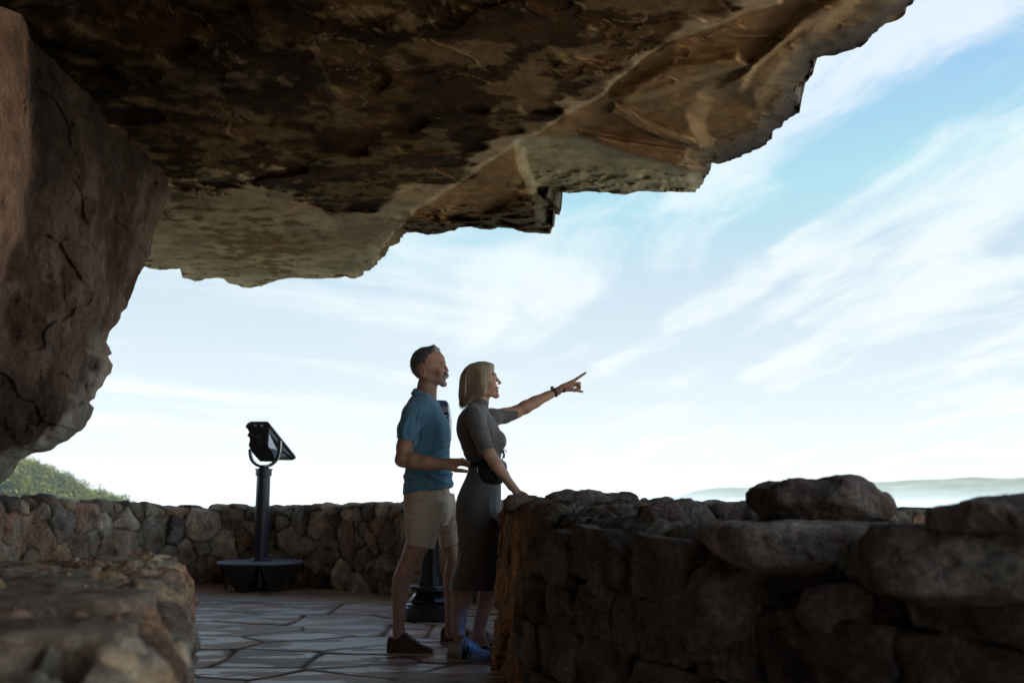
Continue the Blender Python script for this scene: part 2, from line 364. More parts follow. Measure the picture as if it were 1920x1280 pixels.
purp = np.array([.155,.098,.066]); c = lerp(purp, np.array([.085,.050,.034]), sstep(-.1,.25,nA)[..., None])
c = lerp(c, np.array([.20,.14,.11]), (sstep(.05,.3,nB)*.6)[..., None])
c = lerp(c, np.array([.42,.245,.155]), (sstep(4,-14,rib)*.85)[..., None]*(.8+.5*nB[..., None]))  # warm light falling on the rib is put into its colour
c = lerp(c, np.array([.40,.34,.27]), (lip*.85)[..., None]*(.85+.5*nB[..., None]))
c = c*(1-.4*(sstep(.02,0,crk)*ckm)[..., None])
top_shade = sstep(540, 170, py + 200*fbm(Q*1.2, 4, 109))*sstep(-10, 20, rib); c = lerp(c, np.array([.035,.024,.017]), (top_shade*.92)[..., None])  # near-black shade at the pillar's top painted into its colour
# thickness: continue round the edge, away from the viewer, and back to the left
rows = [Q]; cols = [c]; e = Q[:, -1]
for k in range(1, 16):
    q = k/15.
    rows.append((e + np.stack([-.9*q**1.3 - .1*q + e[:, 0]/e[:, 1]*1.6*np.sin(q*pi/2) + .05*fbm(e*2+q*2, 3, 107)*min(1, q*4), 1.6*np.sin(q*pi/2)*np.ones(len(e)), .1*q*np.ones(len(e))], -1))[:, None]); cols.append(np.tile(np.array([.14,.10,.08]), (len(e), 1, 1)))
b = rows[-1][:, 0]
for k in range(1, 6):
    q = k/5.; rows.append((b + np.array([-4.5*q, .6*q, 0]))[:, None]); cols.append(np.tile(np.array([.14,.10,.08]), (len(e), 1, 1)))
GG = np.concatenate(rows, 1); CC = np.concatenate(cols, 1)
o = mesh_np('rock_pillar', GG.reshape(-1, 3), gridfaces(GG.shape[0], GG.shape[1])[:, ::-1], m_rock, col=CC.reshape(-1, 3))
tag(o, 'massive reddish rock buttress hanging at the left under the overhang', 'rock')

bp = smoothpath([(1.0,-2.7),(.2,-3.0),(-1.5,-3.4),(-3,-3.4),(-5.0,-2.4),(-5.7,.5),(-5.4,3),(-4.7,5.0)], 3); bp = resample(bp, step=.06); zz_ = np.linspace(-.3, 4.6, 80)  # unseen rock, added behind the camera and shaped to hold back light
Gb = np.concatenate([np.repeat(bp[:, None], 80, 1), np.tile(zz_[None, :, None], (len(bp), 1, 1))], -1); Nb = gridnormals(Gb); Gb = Gb + Nb*(.45*fbm(Gb*.7, 4, 121) + .1*fbm(Gb*3, 4, 122))[..., None]
Gb2 = Gb[:, ::-1] + np.array([0,0,.0]); ctr = np.array([-.8, .5, 0]); dd_ = (Gb2-ctr)*np.array([1,1,0]); Gb2 = Gb2 + dd_/np.linalg.norm(dd_, axis=-1, keepdims=True)*1.2
Gb = np.concatenate([Gb, Gb2], 1); o = mesh_np('light_block_rock', Gb.reshape(-1, 3), gridfaces(Gb.shape[0], Gb.shape[1]), m_rock, col=np.array([.07,.05,.038]) + 0*Gb.reshape(-1, 3)); tag(o, 'added dark rock face blocking light behind the viewpoint', 'rock')

# ================================================================== stone walls
m_stone = mat('rubble_stone', rough=.9, spec=.12, attr=True, noise=[(9, .68, 1.32), (48, .62, 1.38), (160, .75, 1.25)], bump=[(24, .8, .022), (110, .7, .008)])
PAL = np.array([1.12,1.06,.98])*np.array([(.24,.165,.125),(.17,.13,.105),(.29,.235,.185),(.14,.115,.105),(.27,.19,.135),(.25,.20,.15),(.11,.092,.085),(.25,.16,.115),(.21,.18,.155),(.40,.34,.28),(.22,.15,.12),(.15,.13,.12)])
def sweep_wall(center, half, z0, ztop, step=.012, slope=0.0, round_=.08, endr=.25, ends=(True, True), lean=0.0):
    """rounded wall body swept along a plan path; ztop is a function of arc position (0..1)"""
    cpt = smoothpath(center, 3); cpt = resample(cpt, step=.02)
    d = np.r_[0, np.cumsum(np.linalg.norm(np.diff(cpt, axis=0), axis=1))]; L = d[-1]
    k = np.linspace(0, 1, 60); a = (1-(1-k)**4)**.25            # squarish end
    sl = []; wl_ = []
    if ends[0]: sl += list(endr*k); wl_ += list(half*a)
    else: sl += [0]; wl_ += [half]
    if ends[1]: sl += list(L - endr*k[::-1]); wl_ += list(half*a[::-1])
    else: sl += [L]; wl_ += [half]
    sw = resample(np.c_[sl, wl_], step=step)
    s_, w_ = sw[:, 0], sw[:, 1]
    cx = np.interp(s_, d, cpt[:, 0]); cy = np.interp(s_, d, cpt[:, 1])
    tx = np.gradient(cpt[:, 0]); ty = np.gradient(cpt[:, 1]); tl = np.hypot(tx, ty)
    nx = np.interp(s_, d, ty/tl); ny = np.interp(s_, d, -tx/tl)      # points to the right of travel
    zt = ztop(s_/L)
    hgt = np.mean(zt) - z0; r = round_
    prof = [(1, 0)] + [(1, 1 - .0)] ; P = []
    prof = np.vstack([[(half, 0), (half, hgt - r)], [(half - r + r*cos(t), hgt - r + r*sin(t)) for t in np.linspace(0, pi/2, 8)], [(-half + r - r*sin(t), hgt - r + r*cos(t)) for t in np.linspace(0, pi/2, 8)], [(-half, hgt - r), (-half, 0)]])
    prof = resample(prof, step=step); fx = prof[:, 0]/half; fz = prof[:, 1]/hgt
    xx = cx[:, None] + nx[:, None]*w_[:, None]*fx[None]; yy = cy[:, None] + ny[:, None]*w_[:, None]*fx[None]
    zz = z0 + (zt[:, None] - z0)*fz[None] + slope*fx[None]*sstep(.7, 1, fz)[None]
    return np.stack([xx, yy, zz], -1)
def stonify(name, G, nsites, depth, colmul, seed, gap=.022, aniso=(1,1,1), wvar=.05, pal=PAL, topsites=0, streak=0, rough=.010, sites=None, sharp=.03, mat_=None, tilt=.9, fsc=1.0):
    r = np.random.default_rng(seed); flat = G.reshape(-1, 3); N = gridnormals(G).reshape(-1, 3)
    an = np.array(aniso)
    if sites is None:
        idx = r.choice(len(flat), nsites*4, replace=False); cand = flat[idx]*an; keep = []
        rad = r.uniform(.35, 1.9, len(cand)); base_r = np.sqrt(G.shape[0]*G.shape[1]*.0001/nsites)*.9
        zt_ = G[..., 2].max()
        for q in range(len(cand)):
            rr = base_r*rad[q]*(.55 if cand[q][2]/an[2] > zt_ - .16 else 1)
            if all(np.linalg.norm(cand[q]-cand[j]) > (rr + kr)*.5 for j, kr in keep): keep.append((q, rr))
        S = cand[[k[0] for k in keep]]; W = np.array([k[1] for k in keep])*.35
    else: S, W = sites; S = S*an
    Pq = flat*an
    Pq = Pq + .05*np.stack([fbm(flat*3.1, 3, seed+1), fbm(flat*3.1+5, 3, seed+2), fbm(flat*3.1+9, 3, seed+3)], -1)
    f1, f2, i1 = voro(Pq, S, W)
    e = f2 - f1; ns = len(S)
    tl = r.normal(0, 1, (ns, 3)); tl /= np.linalg.norm(tl, axis=1, keepdims=True)
    dd = r.uniform(-.5, 1.0, ns)
    bul = sstep(gap*.2, gap*.85, e)
    prof = bul*(1 + .12*sstep(gap, gap*5, e))
    rel = (Pq - S[i1])
    def pl_(k):                                   # random planes through each stone: hewn facets
        v = r.normal(0, 1, (ns, 3)); v /= np.linalg.norm(v, axis=1, keepdims=True); o_ = r.uniform(0, .06, ns)*fsc
        return np.maximum(0, np.einsum('ij,ij->i', rel, v[i1]) - o_[i1])
    facet = -(pl_(0) + pl_(1) + pl_(2) + pl_(3))/(.06*fsc)*.42 + vnoise(flat*6 + i1[:, None]*1.7, seed+5)*.35 - .25*sstep(.0, .04, fbm(flat*8 + i1[:, None], 3, seed+12))
    facet = np.clip(facet, -1.4, 1)
    disp = depth*(prof*(.8 + .45*dd[i1]) + bul*(.55*facet + tilt*np.einsum('ij,ij->i', (Pq - S[i1]), tl[i1])/.15*.25)) - depth*.5
    disp += rough*fbm(flat*22, 3, seed+6)
    if streak: disp += streak*fbm(flat*np.array([16, 16, 2.6]), 4, seed+7)
    V = flat + N*disp[:, None]
    ci = r.integers(0, len(pal), ns); tint = r.uniform(.7, 1.3, ns)
    c = pal[ci][i1]*tint[i1][:, None]*(1 + .55*fbm(flat*7, 4, seed+8))[:, None]
    c = lerp(c, c*np.array([1.25,.9,.7]), sstep(.05,.3,fbm(flat*4+3,3,seed+9))[:, None]*.3)
    lich = sstep(.18, .26, fbm(flat*6+8, 4, seed+10)); c = lerp(c, np.array([.33,.31,.25]), (lich*.5)[:, None])
    c = lerp(np.array([.045,.037,.030]), c, sstep(gap*.15, gap*.8, e)[:, None])
    if seed == 301:                                # ochre end stones, with the warm light on them painted in too
        oc = sstep(.22, .02, flat[:, 0] + .12*fbm(flat*3, 3, 311))*sstep(4.2, 4.8, flat[:, 1])*sstep(.86, .74, flat[:, 2]); c = lerp(c, np.array([.62,.36,.19])*(1 + .9*fbm(flat*np.array([14,14,4]), 4, 312))[:, None], (oc*.8)[:, None])
    o = mesh_np(name, V, gridfaces(G.shape[0], G.shape[1]), mat_ or m_stone, col=np.clip(c*colmul, .01, .8))
    return o, V.reshape(G.shape), i1
def pathpx(l): return [tuple((ray(px, 900)[0]*1.0)*Y/ray(px, 1000)[1] if k == 0 else Y for k in (0, 1)) for px, Y in l]
# far curved parapet (face path shifted back by its half thickness)
fp = [(-420,6.4),(-150,7.6),(0,8.5),(150,9.6),(260,10.5),(370,11.1),(500,11.05),(600,10.55),(700,9.85),(800,9.4),(900,9.0),(1000,8.45),(1120,7.6),(1260,6.5),(1400,5.4),(1600,4.2)]
pts = np.array(pathpx(fp)); tg = np.gradient(pts, axis=0); tg /= np.linalg.norm(tg, axis=1, keepdims=True)
cen = pts + np.c_[-tg[:, 1], tg[:, 0]]*.24
zt = lambda q: np.interp(q, [0,.12,.2,.28,.34,.42,.5,.6,.75,1], [.90,.90,.885,.85,.80,.815,.835,.845,.86,.80]) + .025*fbm(np.c_[q*60, q*0, q*0], 3, 111)
G = sweep_wall(cen, .24, -.12, zt, step=.0125, ends=(False, True))
o, VB, _ = stonify('stone_parapet', G, 560, .046, 1.2, 201, gap=.015, rough=.006, pal=np.vstack([PAL, PAL[[0,2,5,8,9]]]))
tag(o, 'long curved rubble stone wall round the far edge of the terrace', 'wall')
# near right parapet
ztr = lambda q: np.interp(q, [0,.15,.25,.4,.6,.8,1], [.815,.835,.80,.745,.74,.77,.78]) + .02*fbm(np.c_[q*30, q*0, q*0], 3, 113)
cenr = [(.265, 5.74), (.30, 5.2), (.42, 4.6), (.72, 3.75), (1.05, 3.1), (1.45, 2.4), (1.9, 1.6), (2.2, .6)]
G = sweep_wall(cenr[::-1], .33, -.1, lambda q: ztr(1-q), step=.0095, slope=0, endr=.16, ends=(True, True), round_=.07)
o, VR, _ = stonify('stone_parapet', G, 105, .060, .95, 301, gap=.017, aniso=(.9,.9,1.25), streak=.016, fsc=3.0, pal=PAL[[1,2,3,5,6,8,11]]*.62, rough=.012)  # same rubble, palette darkened to paint in the shade on this wall
tag(o, 'thick dark rubble wall in the right foreground, topped with big loose stones', 'wall')
# near left parapet
cenl = [(-1.70, 4.0), (-1.52, 3.4), (-1.25, 2.5), (-1.0, 1.7), (-.85, 1.0), (-.8, .3)]
G = sweep_wall(cenl[::-1], .40, -.1, lambda q: .60 + .02*fbm(np.c_[q*14, q*0, q*0], 3, 115), step=.0095, endr=.2, round_=.08)
o, VL, _ = stonify('stone_parapet', G, 120, .060, 1.9, 401, gap=.016, aniso=(.8,.8,1.3), rough=.024, fsc=2.2, pal=PAL*np.array([1.12,.98,.85]))  # same rubble, palette brightened to paint in the warm light here
tag(o, 'low rubble wall lit warm and blurred in the left foreground corner', 'wall')

# ================================================================== flagstone floor
m_flag = mat('flagstone', rough=.5, spec=.15, attr=True, noise=[(5, .75, 1.2), (40, .85, 1.15)], bump=[(18, .35, .01), (90, .25, .003)])
nt = m_flag.node_tree; b = nt.nodes['Principled BSDF']; at = nt.nodes.new('ShaderNodeAttribute'); at.attribute_name = 'wet'; nt.links.new(at.outputs['Fac'], b.inputs['Roughness'])
gx = np.linspace(-7, 6, 900); gy = np.concatenate([np.linspace(-3.5, 4, 180, endpoint=False), np.linspace(4, 12.2, 640)])
X, Y = np.meshgrid(gx, gy, indexing='ij'); fl = np.stack([X, Y, 0*X], -1).reshape(-1, 3)
fs = [(390,1105),(470,1120),(600,1105),(680,1120),(700,1140),(420,1135),(560,1140),(640,1160),(380,1155),(500,1160),(385,1172),(440,1183),(550,1192),(690,1180),(370,1200),(640,1205),(490,1235),(660,1235),(375,1235),(720,1215),(440,1262),(600,1275),(740,1255),(850,1262),(900,1225),(860,1180),(760,1180),(900,1160),(330,1280),(760,1290)]
S = [tuple(atZ(a, b_, 0.)) for a, b_ in fs]; rg = np.random.default_rng(5)
for _ in range(3000):
    q = (rg.uniform(-7, 6), rg.uniform(-3.5, 12.3), 0.)
    if min((q[0]-a[0])**2 + (q[1]-a[1])**2 for a in S) > .48**2: S.append(q)
S = np.array(S); W = rg.uniform(0, .12, len(S))
wp = fl + .02*np.stack([fbm(fl*1.3, 2, 501), fbm(fl*1.3+4, 2, 502), 0*fl[:, 0]], -1) + .007*np.stack([fbm(fl*7, 2, 503), fbm(fl*7+4, 2, 504), 0*fl[:, 0]], -1)
f1, f2, i1 = voro(wp*np.array([.72,1,1]), S*np.array([.72,1,1]), W*.8); e = f2 - f1
hh = rg.uniform(-.004, .004, len(S)); z = sstep(.001, .011, e)*(.008 + hh[i1]) + .0035*fbm(fl*4, 3, 505) - .012
fpal = np.array([1.12,1.0,.86])*np.array([(.34,.245,.19),(.38,.27,.21),(.39,.30,.24),(.31,.23,.19),(.40,.26,.19),(.43,.33,.27)])
c = fpal[rg.integers(0, 6, len(S))][i1]*rg.uniform(.85, 1.2, len(S))[i1][:, None]
wm_ = fbm(fl*np.array([1.6,4.5,1]) + i1[:, None]*.37, 5, 507) + rg.uniform(-.12, .10, len(S))[i1]
wmask = sstep(.045, .085, wm_)*sstep(.02, .05, e)*sstep(10.0, 8.0, fl[:, 1])
c = lerp(c, np.array([.80,.69,.64]), (wmask*.85)[:, None])
c = lerp(np.array([.045,.038,.034]), c, sstep(.003, .016, e)[:, None]); wet = lerp(lerp(.8, .5, sstep(.01,.03,e)), .32, wmask)
fl[:, 2] = z
o = mesh_np('terrace_floor', fl, gridfaces(len(gx), len(gy)), m_flag, col=c, attrs={'wet': wet}); tag(o, kind='structure')

m_out = mat('sun_bounce_ground', rough=.9, base=(.62,.50,.38), noise=(1.2, .75, 1.2), bump=[(6,.4,.03)])
gx = np.linspace(-26, 22, 120); gy = np.linspace(-34, 7, 110); X, Y = np.meshgrid(gx, gy, indexing='ij'); P = np.stack([X, Y, 0*X], -1)
o = mesh_np('added_bounce_ground', np.stack([X, Y, -.11 + .08*fbm(P*.4, 3, 551) - .6*sstep(-7.6, -7.0, X)*sstep(-3.9, -3.3, Y) - .9*sstep(5.9, 6.2, X)], -1).reshape(-1, 3), gridfaces(120, 110), m_out); tag(o, kind='structure')  # unseen ground, added to bounce warm sunlight into the shelter
# ================================================================== figure tools
class Field:
    """implicit surface sampled on a (possibly uneven) grid, turned into one continuous mesh"""
    def __init__(s, x, y, z):
        s.ax = [np.asarray(a, np.float32) for a in (x, y, z)]
        s.f = np.full([len(a) for a in s.ax], .5, np.float32)
    def box(s, lo, hi, pad=.05):
        sl = []
        for k in range(3):
            a = np.searchsorted(s.ax[k], lo[k]-pad); b = np.searchsorted(s.ax[k], hi[k]+pad); sl.append(slice(max(0, a-1), min(len(s.ax[k]), b+1)))
        return tuple(sl), np.meshgrid(*[s.ax[k][sl[k]] for k in range(3)], indexing='ij', sparse=True)
    def put(s, sl, d, k, op='add'):
        g = s.f[sl]
        if op == 'add':
            if k > 0:
                h = np.clip(.5 + .5*(g - d)/k, 0, 1); s.f[sl] = g*(1-h) + d*h - k*h*(1-h)
            else: s.f[sl] = np.minimum(g, d)
        else:
            d = -d
            if k > 0:
                h = np.clip(.5 - .5*(g - d)/k, 0, 1); s.f[sl] = g*(1-h) + d*h + k*h*(1-h)
            else: s.f[sl] = np.maximum(g, d)
    def cone(s, a, b, ra, rb, k=.012, op='add', q=(1, 1, 1)):
        a = np.array(a, float); b = np.array(b, float); q = np.array(q, float); r = max(ra, rb)*max(1/q.min(), 1)
        sl, (x, y, z) = s.box(np.minimum(a, b)-r, np.maximum(a, b)+r, .02+k)
        if s.f[sl].size == 0: return
        A = a*q; e = b*q - A; X, Y, Z = x*q[0]-A[0], y*q[1]-A[1], z*q[2]-A[2]
        t = np.clip((X*e[0]+Y*e[1]+Z*e[2])/max(e@e, 1e-12), 0, 1)
        d = np.sqrt((X-t*e[0])**2 + (Y-t*e[1])**2 + (Z-t*e[2])**2) - (ra + (rb-ra)*t)
        s.put(sl, (d/q.max()).astype(np.float32), k, op)
    def chain(s, pts, rad, k=.012, **kw):
        for i in range(len(pts)-1): s.cone(pts[i], pts[i+1], rad[i], rad[i+1], k, **kw)
    def ell(s, c, r, k=.012, op='add', rot=None):
        c = np.array(c, float); r = np.array(r, float); m = r.max()
        sl, (x, y, z) = s.box(c-m, c+m, .02+k)
        if s.f[sl].size == 0: return
        X, Y, Z = x-c[0], y-c[1], z-c[2]
        if rot is not None:
            R = np.array(rot.to_matrix() if hasattr(rot, 'to_matrix') else rot); 
            X, Y, Z = [R[0, i]*X + R[1, i]*Y + R[2, i]*Z for i in range(3)]
        k0 = np.sqrt((X/r[0])**2 + (Y/r[1])**2 + (Z/r[2])**2)
        k1 = np.sqrt((X/r[0]**2)**2 + (Y/r[1]**2)**2 + (Z/r[2]**2)**2)
        d = k0*(k0-1)/np.maximum(k1, 1e-6); s.put(sl, np.clip(d, -m, .5).astype(np.float32), k, op)
    def loft(s, keys, k=.012, n=2.3, op='add', inset=0, zcut=None, sub=False):
        """keys: (z, x_back, x_front, half_width, y_centre) going up or down"""
        K = np.array(sorted(keys), float); K[:, 1] += inset; K[:, 2] -= inset; K[:, 3] -= inset
        z0, z1 = K[0, 0], K[-1, 0]
        lo = [K[:, 1].min(), (K[:, 4]-K[:, 3]).min(), z0]; hi = [K[:, 2].max(), (K[:, 4]+K[:, 3]).max(), z1]
        sl, (x, y, z) = s.box(lo, hi, .02+k); zz = z.ravel()
        if s.f[sl].size == 0: return
        def ip(v):
            # monotone-ish smooth interpolation
            t = np.interp(zz, K[:, 0], np.arange(len(K))); i = np.clip(t.astype(int), 0, len(K)-2); u = t - i
            p0 = v[np.maximum(i-1, 0)]; p1 = v[i]; p2 = v[i+1]; p3 = v[np.minimum(i+2, len(K)-1)]
            return (p1 + .5*u*(p2-p0 + u*(2*p0-5*p1+4*p2-p3 + u*(3*(p1-p2)+p3-p0)))).reshape(z.shape)
        xb, xf, hw, yc = ip(K[:, 1]), ip(K[:, 2]), ip(K[:, 3]), ip(K[:, 4])
        a = np.maximum((xf-xb)/2, .004); xc = (xf+xb)/2; hw = np.maximum(hw, .004)
        e = (np.abs((x-xc)/a)**n + np.abs((y-yc)/hw)**n)**(1/n)
        d = (e-1)*np.minimum(a, hw)
        dz = np.maximum(z - z1, z0 - z)
        d = np.maximum(d, dz) if k < .02 else np.where((d > 0) & (dz > 0), np.sqrt(np.maximum(d, 0)**2 + np.maximum(dz, 0)**2), np.maximum(d, dz))
        s.put(sl, d.astype(np.float32), k, op)
    def plane(s, p, n):
        """cut away everything on the side n points to"""
        x, y, z = np.meshgrid(*s.ax, indexing='ij', sparse=True); n = np.array(n, float); n /= np.linalg.norm(n)
        s.f = np.maximum(s.f, ((x-p[0])*n[0] + (y-p[1])*n[1] + (z-p[2])*n[2]).astype(np.float32))
    def mesh(s):
        f = s.f; ins = f < 0; nx, ny, nz = f.shape
        cnt = np.zeros((nx-1, ny-1, nz-1), np.uint8)
        for a in (0, 1):
            for b in (0, 1):
                for c in (0, 1): cnt += ins[a:nx-1+a, b:ny-1+b, c:nz-1+c]
        act = (cnt > 0) & (cnt < 8); I = np.argwhere(act); n = len(I)
        idx = np.full(act.shape, -1, np.int32); idx[act] = np.arange(n)
        vals = {}; 
        for a in (0, 1):
            for b in (0, 1):
                for c in (0, 1): vals[a, b, c] = f[I[:, 0]+a, I[:, 1]+b, I[:, 2]+c]
        acc = np.zeros((n, 3)); w = np.zeros(n)
        for (p, q) in [(p, q) for p in vals for q in vals if sum(q) == sum(p)+1 and all(q[i] >= p[i] for i in range(3))]:
            v0, v1 = vals[p], vals[q]; m = (v0 < 0) != (v1 < 0)
            t = np.where(m, v0/np.where(m, v0-v1, 1), 0)
            for i in range(3): acc[:, i] += np.where(m, p[i] + t*(q[i]-p[i]), 0)
            w += m
        u = acc/w[:, None]; V = np.empty((n, 3))
        for i in range(3):
            A = s.ax[i]; V[:, i] = A[I[:, i]]*(1-u[:, i]) + A[I[:, i]+1]*u[:, i]
        Q = []
        for ax in range(3):
            sh = [slice(None)]*3; sh[ax] = slice(0, -1); s1 = [slice(None)]*3; s1[ax] = slice(1, None)
            a, b = ins[tuple(sh)], ins[tuple(s1)]; E = np.argwhere(a != b)
            o1, o2 = [(1, 2), (2, 0), (0, 1)][ax]
            E = E[(E[:, o1] > 0) & (E[:, o2] > 0) & (E[:, o1] < f.shape[o1]-1) & (E[:, o2] < f.shape[o2]-1)]
            def g(d1, d2):
                J = E.copy(); J[:, o1] -= d1; J[:, o2] -= d2; return idx[J[:, 0], J[:, 1], J[:, 2]]
            q = np.stack([g(1, 1), g(0, 1), g(0, 0), g(1, 0)], 1)
            flip = ~a[E[:, 0], E[:, 1], E[:, 2]]; q[flip] = q[flip][:, ::-1]; Q.append(q)
        return V, np.concatenate(Q)
def relax(V, Q, it=2, w=.5):
    E = np.concatenate([Q[:, [0, 1]], Q[:, [1, 2]], Q[:, [2, 3]], Q[:, [3, 0]]])
    n = len(V); deg = np.bincount(E[:, 0], minlength=n) + np.bincount(E[:, 1], minlength=n); deg = np.maximum(deg, 1)
    for _ in range(it):
        A = np.stack([np.bincount(E[:, 0], V[E[:, 1], k], n) + np.bincount(E[:, 1], V[E[:, 0], k], n) for k in range(3)], 1)/deg[:, None]
        V = V + (A - V)*w
    return V
def vnorm(V, Q):
    n = np.cross(V[Q[:, 2]]-V[Q[:, 0]], V[Q[:, 3]]-V[Q[:, 1]]); N = np.zeros_like(V)
    for k in range(4):
        for c in range(3): N[:, c] += np.bincount(Q[:, k], n[:, c], len(V))
    return N/np.maximum(np.linalg.norm(N, axis=1, keepdims=True), 1e-12)
def ax_(a, b, h): return np.arange(a, b+h, h)
def uneven(segs):
    """[(start, end, step), ...] -> one increasing axis"""
    out = []
    for a, b, h in segs: out.append(np.arange(a, b - h*.3, h))
    return np.concatenate(out + [[segs[-1][1]]])
def tubes(paths, r0, r1, sides=5):
    """thin tapered strands as quads"""
    VV = []; QQ = []; off = 0
    for P, ra in paths:
        P = np.asarray(P, float); n = len(P); T = np.gradient(P, axis=0); T /= np.linalg.norm(T, axis=1, keepdims=True)+1e-9
        ref = np.array([0, 1., 0]) if abs(T[0, 1]) < .9 else np.array([1., 0, 0])
        A = np.cross(T, ref); A /= np.linalg.norm(A, axis=1, keepdims=True)+1e-9; B = np.cross(T, A)
        r = ra*(np.linspace(r0, r1, n)); th = np.arange(sides)*2*pi/sides
        R = P[:, None] + r[:, None, None]*(A[:, None]*np.cos(th)[None, :, None] + B[:, None]*np.sin(th)[None, :, None])
        VV.append(R.reshape(-1, 3)); QQ.append(gridfaces(n, sides, wrapm=True) + off); off += n*sides
    return np.concatenate(VV), np.concatenate(QQ)

def skinmat(name, base):
    m = mat(name, base=base, rough=.5, spec=.4, noise=[(14, .9, 1.1), (70, .9, 1.1)], bump=[(160, .15, .002)], attr=True)
    b = m.node_tree.nodes['Principled BSDF']; b.inputs['Subsurface Weight'].default_value = .12; b.inputs['Subsurface Radius'].default_value = (.012, .005, .003); b.inputs['Subsurface Scale'].default_value = 1.0
    return m
m_skin = skinmat('skin', (.3, .17, .12))
m_shirt = mat('heather_blue_knit', base=(.125,.285,.40), rough=.85, spec=.2, noise=[(260, .6, 1.45)], aniso=(.35,.35,2.2), bump=[(60, .2, .003)], sheen=.2)
m_short = mat('khaki_cotton', base=(.66,.52,.38), rough=.85, spec=.2, noise=[(8, .92, 1.06), (300, .85, 1.15)], bump=[(9, .35, .02), (300, .2, .001)])
m_dress = mat('charcoal_jersey', base=(.125,.113,.106), rough=.6, spec=.25, noise=[(5, .9, 1.1), (260, .85, 1.15)], bump=[(7, .3, .015)], sheen=.3)
m_black = mat('black_nylon', base=(.008,.010,.014), rough=.55, bump=[(40, .2, .003)])
m_leather = mat('brown_leather', base=(.085,.036,.025), rough=.42, bump=[(60, .2, .002)])
m_rubber = mat('cream_rubber', base=(.50,.44,.36), rough=.6)
m_lace = mat('lace', base=(.42,.40,.38), rough=.8)
m_dlace = mat('dark_lace', base=(.09,.05,.04), rough=.6)
m_mesh = mat('grey_trainer_fabric', base=(.33,.35,.38), rough=.8, noise=(120,.8,1.2))
m_suede = mat('beige_suede', base=(.40,.33,.26), rough=.9)
m_hairm = mat('greying_hair', base=(.07,.06,.055), rough=.5, attr=True)
m_hairf = mat('blonde_hair', base=(.4,.3,.18), rough=.42, attr=True)
m_metal = mat('watch_metal', base=(.6,.6,.62), rough=.25, metal=1)
m_watch = mat('watch_glass', base=(.02,.02,.025), rough=.1)
m_eye = mat('eye_white', base=(.6,.57,.53), rough=.2)
m_iris = mat('iris', base=(.03,.04,.05), rough=.1)
m_teeth = mat('teeth', base=(.75,.70,.62), rough=.3)
# ================================================================== man
YM = 6.12
def M(px, py, Y=YM): return atY(px, py, Y)
def KL(rows, Y):
    """loft keys from photograph rows (py, px_back, px_front, half_width[, Y])"""
    out = []
    for r in rows:
        y = r[4] if len(r) > 4 else Y
        a = M(r[1], r[0], y); b = M(r[2], r[0], y); out.append((a[2], a[0], b[0], r[3], y))
    return out
man = empty('person', (float(M(790, 1225, 6.1)[0]), 6.1, 0)); tag(man, 'moustached man in a blue polo shirt and khaki shorts standing behind the woman', 'person')
PXM = YM/F
def face(fd, P, Y, s=1.0, man_=True):
    """shared facial construction; P maps photo px to points of the head's mid plane"""
    pass
X0 = M(722, 700)[0]; X1 = M(905, 1200, 6.4)[0]
fd = Field(ax_(X0-.06, M(905, 870)[0], .0034), uneven([(5.64, 5.80, .0032), (5.80, 6.02, .004), (6.02, 6.22, .0032), (6.22, 6.52, .005)]), uneven([(0.03, .98, .006), (.98, 1.16, .0035), (1.16, 1.50, .005), (1.50, 1.87, .0026)]))
yn, yf = 5.93, 6.33
# torso, neck
tor = KL([(742,778,804,.075),(752,768,814,.125),(765,761,824,.175),(782,757,834,.185),(802,756,838,.18),(832,759,838,.165),(862,764,838,.15),(890,764,842,.15),(920,760,843,.165),(950,762,845,.17),(975,768,840,.16)], YM)
fd.loft(tor, k=.02)
fd.chain([M(803,708), M(800,722), M(797,738), M(795,756)], [.050,.052,.055,.066], k=.02)
fd.cone(M(812,722), M(809,748), .022, .03, k=.025)
# legs
def leg(rows, Y, n=2.0): fd.loft(KL(rows, Y), k=.02, n=n)
leg([(960,762,838,.085,5.99),(1000,762,822,.084,5.96),(1024,758,808,.078,5.95),(1040,753.5,797,.068,5.94),(1055,747.5,789,.060),(1072,740.5,777,.057),(1090,735,770.5,.056),(1110,733.8,766,.054),(1135,735,761,.044),(1160,736.5,758,.036),(1180,736,760,.036),(1198,737,765,.036),(1214,738,778,.034)], yn)
leg([(960,795,850,.078,6.24),(1000,817,855,.074,6.30),(1024,828,858,.070,6.32),(1045,836.5,862,.062),(1062,834,865,.058),(1080,831,861,.056),(1100,832,858,.053),(1130,834,855,.042),(1155,834.5,853,.036),(1178,834,856,.036),(1195,835,868,.034)], yf)
# near arm
sh = M(779,780,5.90); el = M(756,861,5.80); wr = M(836,869.5,5.735)
fd.cone(M(784,776,5.95), sh, .058, .056, k=.02)
fd.chain([sh, M(765,808,5.86), M(759,838,5.82), el], [.056,.052,.049,.044], k=.012)
fd.cone(M(751,862,5.80), el, .030, .04, k=.02)
fd.chain([el, M(775,864,5.785), M(800,868,5.765), wr], [.043,.047,.040,.030], k=.012)
# far arm, hanging behind the body
fd.chain([M(800,778,6.29), M(798,830,6.38), M(803,868,6.42)], [.056,.048,.042], k=.02)
fd.chain([M(803,868,6.42), M(806,900,6.45), M(810,922,6.45)], [.042,.038,.028], k=.012)
def hand(fd, base, palm, fingers, thumb, rp=.018):
    """palm: two rows of points to blend; fingers/thumb: joint chains with radii"""
    for a, b, ra, rb in palm: fd.cone(a, b, ra, rb, k=.010)
    for pts, rad in fingers + thumb: fd.chain(pts, rad, k=.0035)
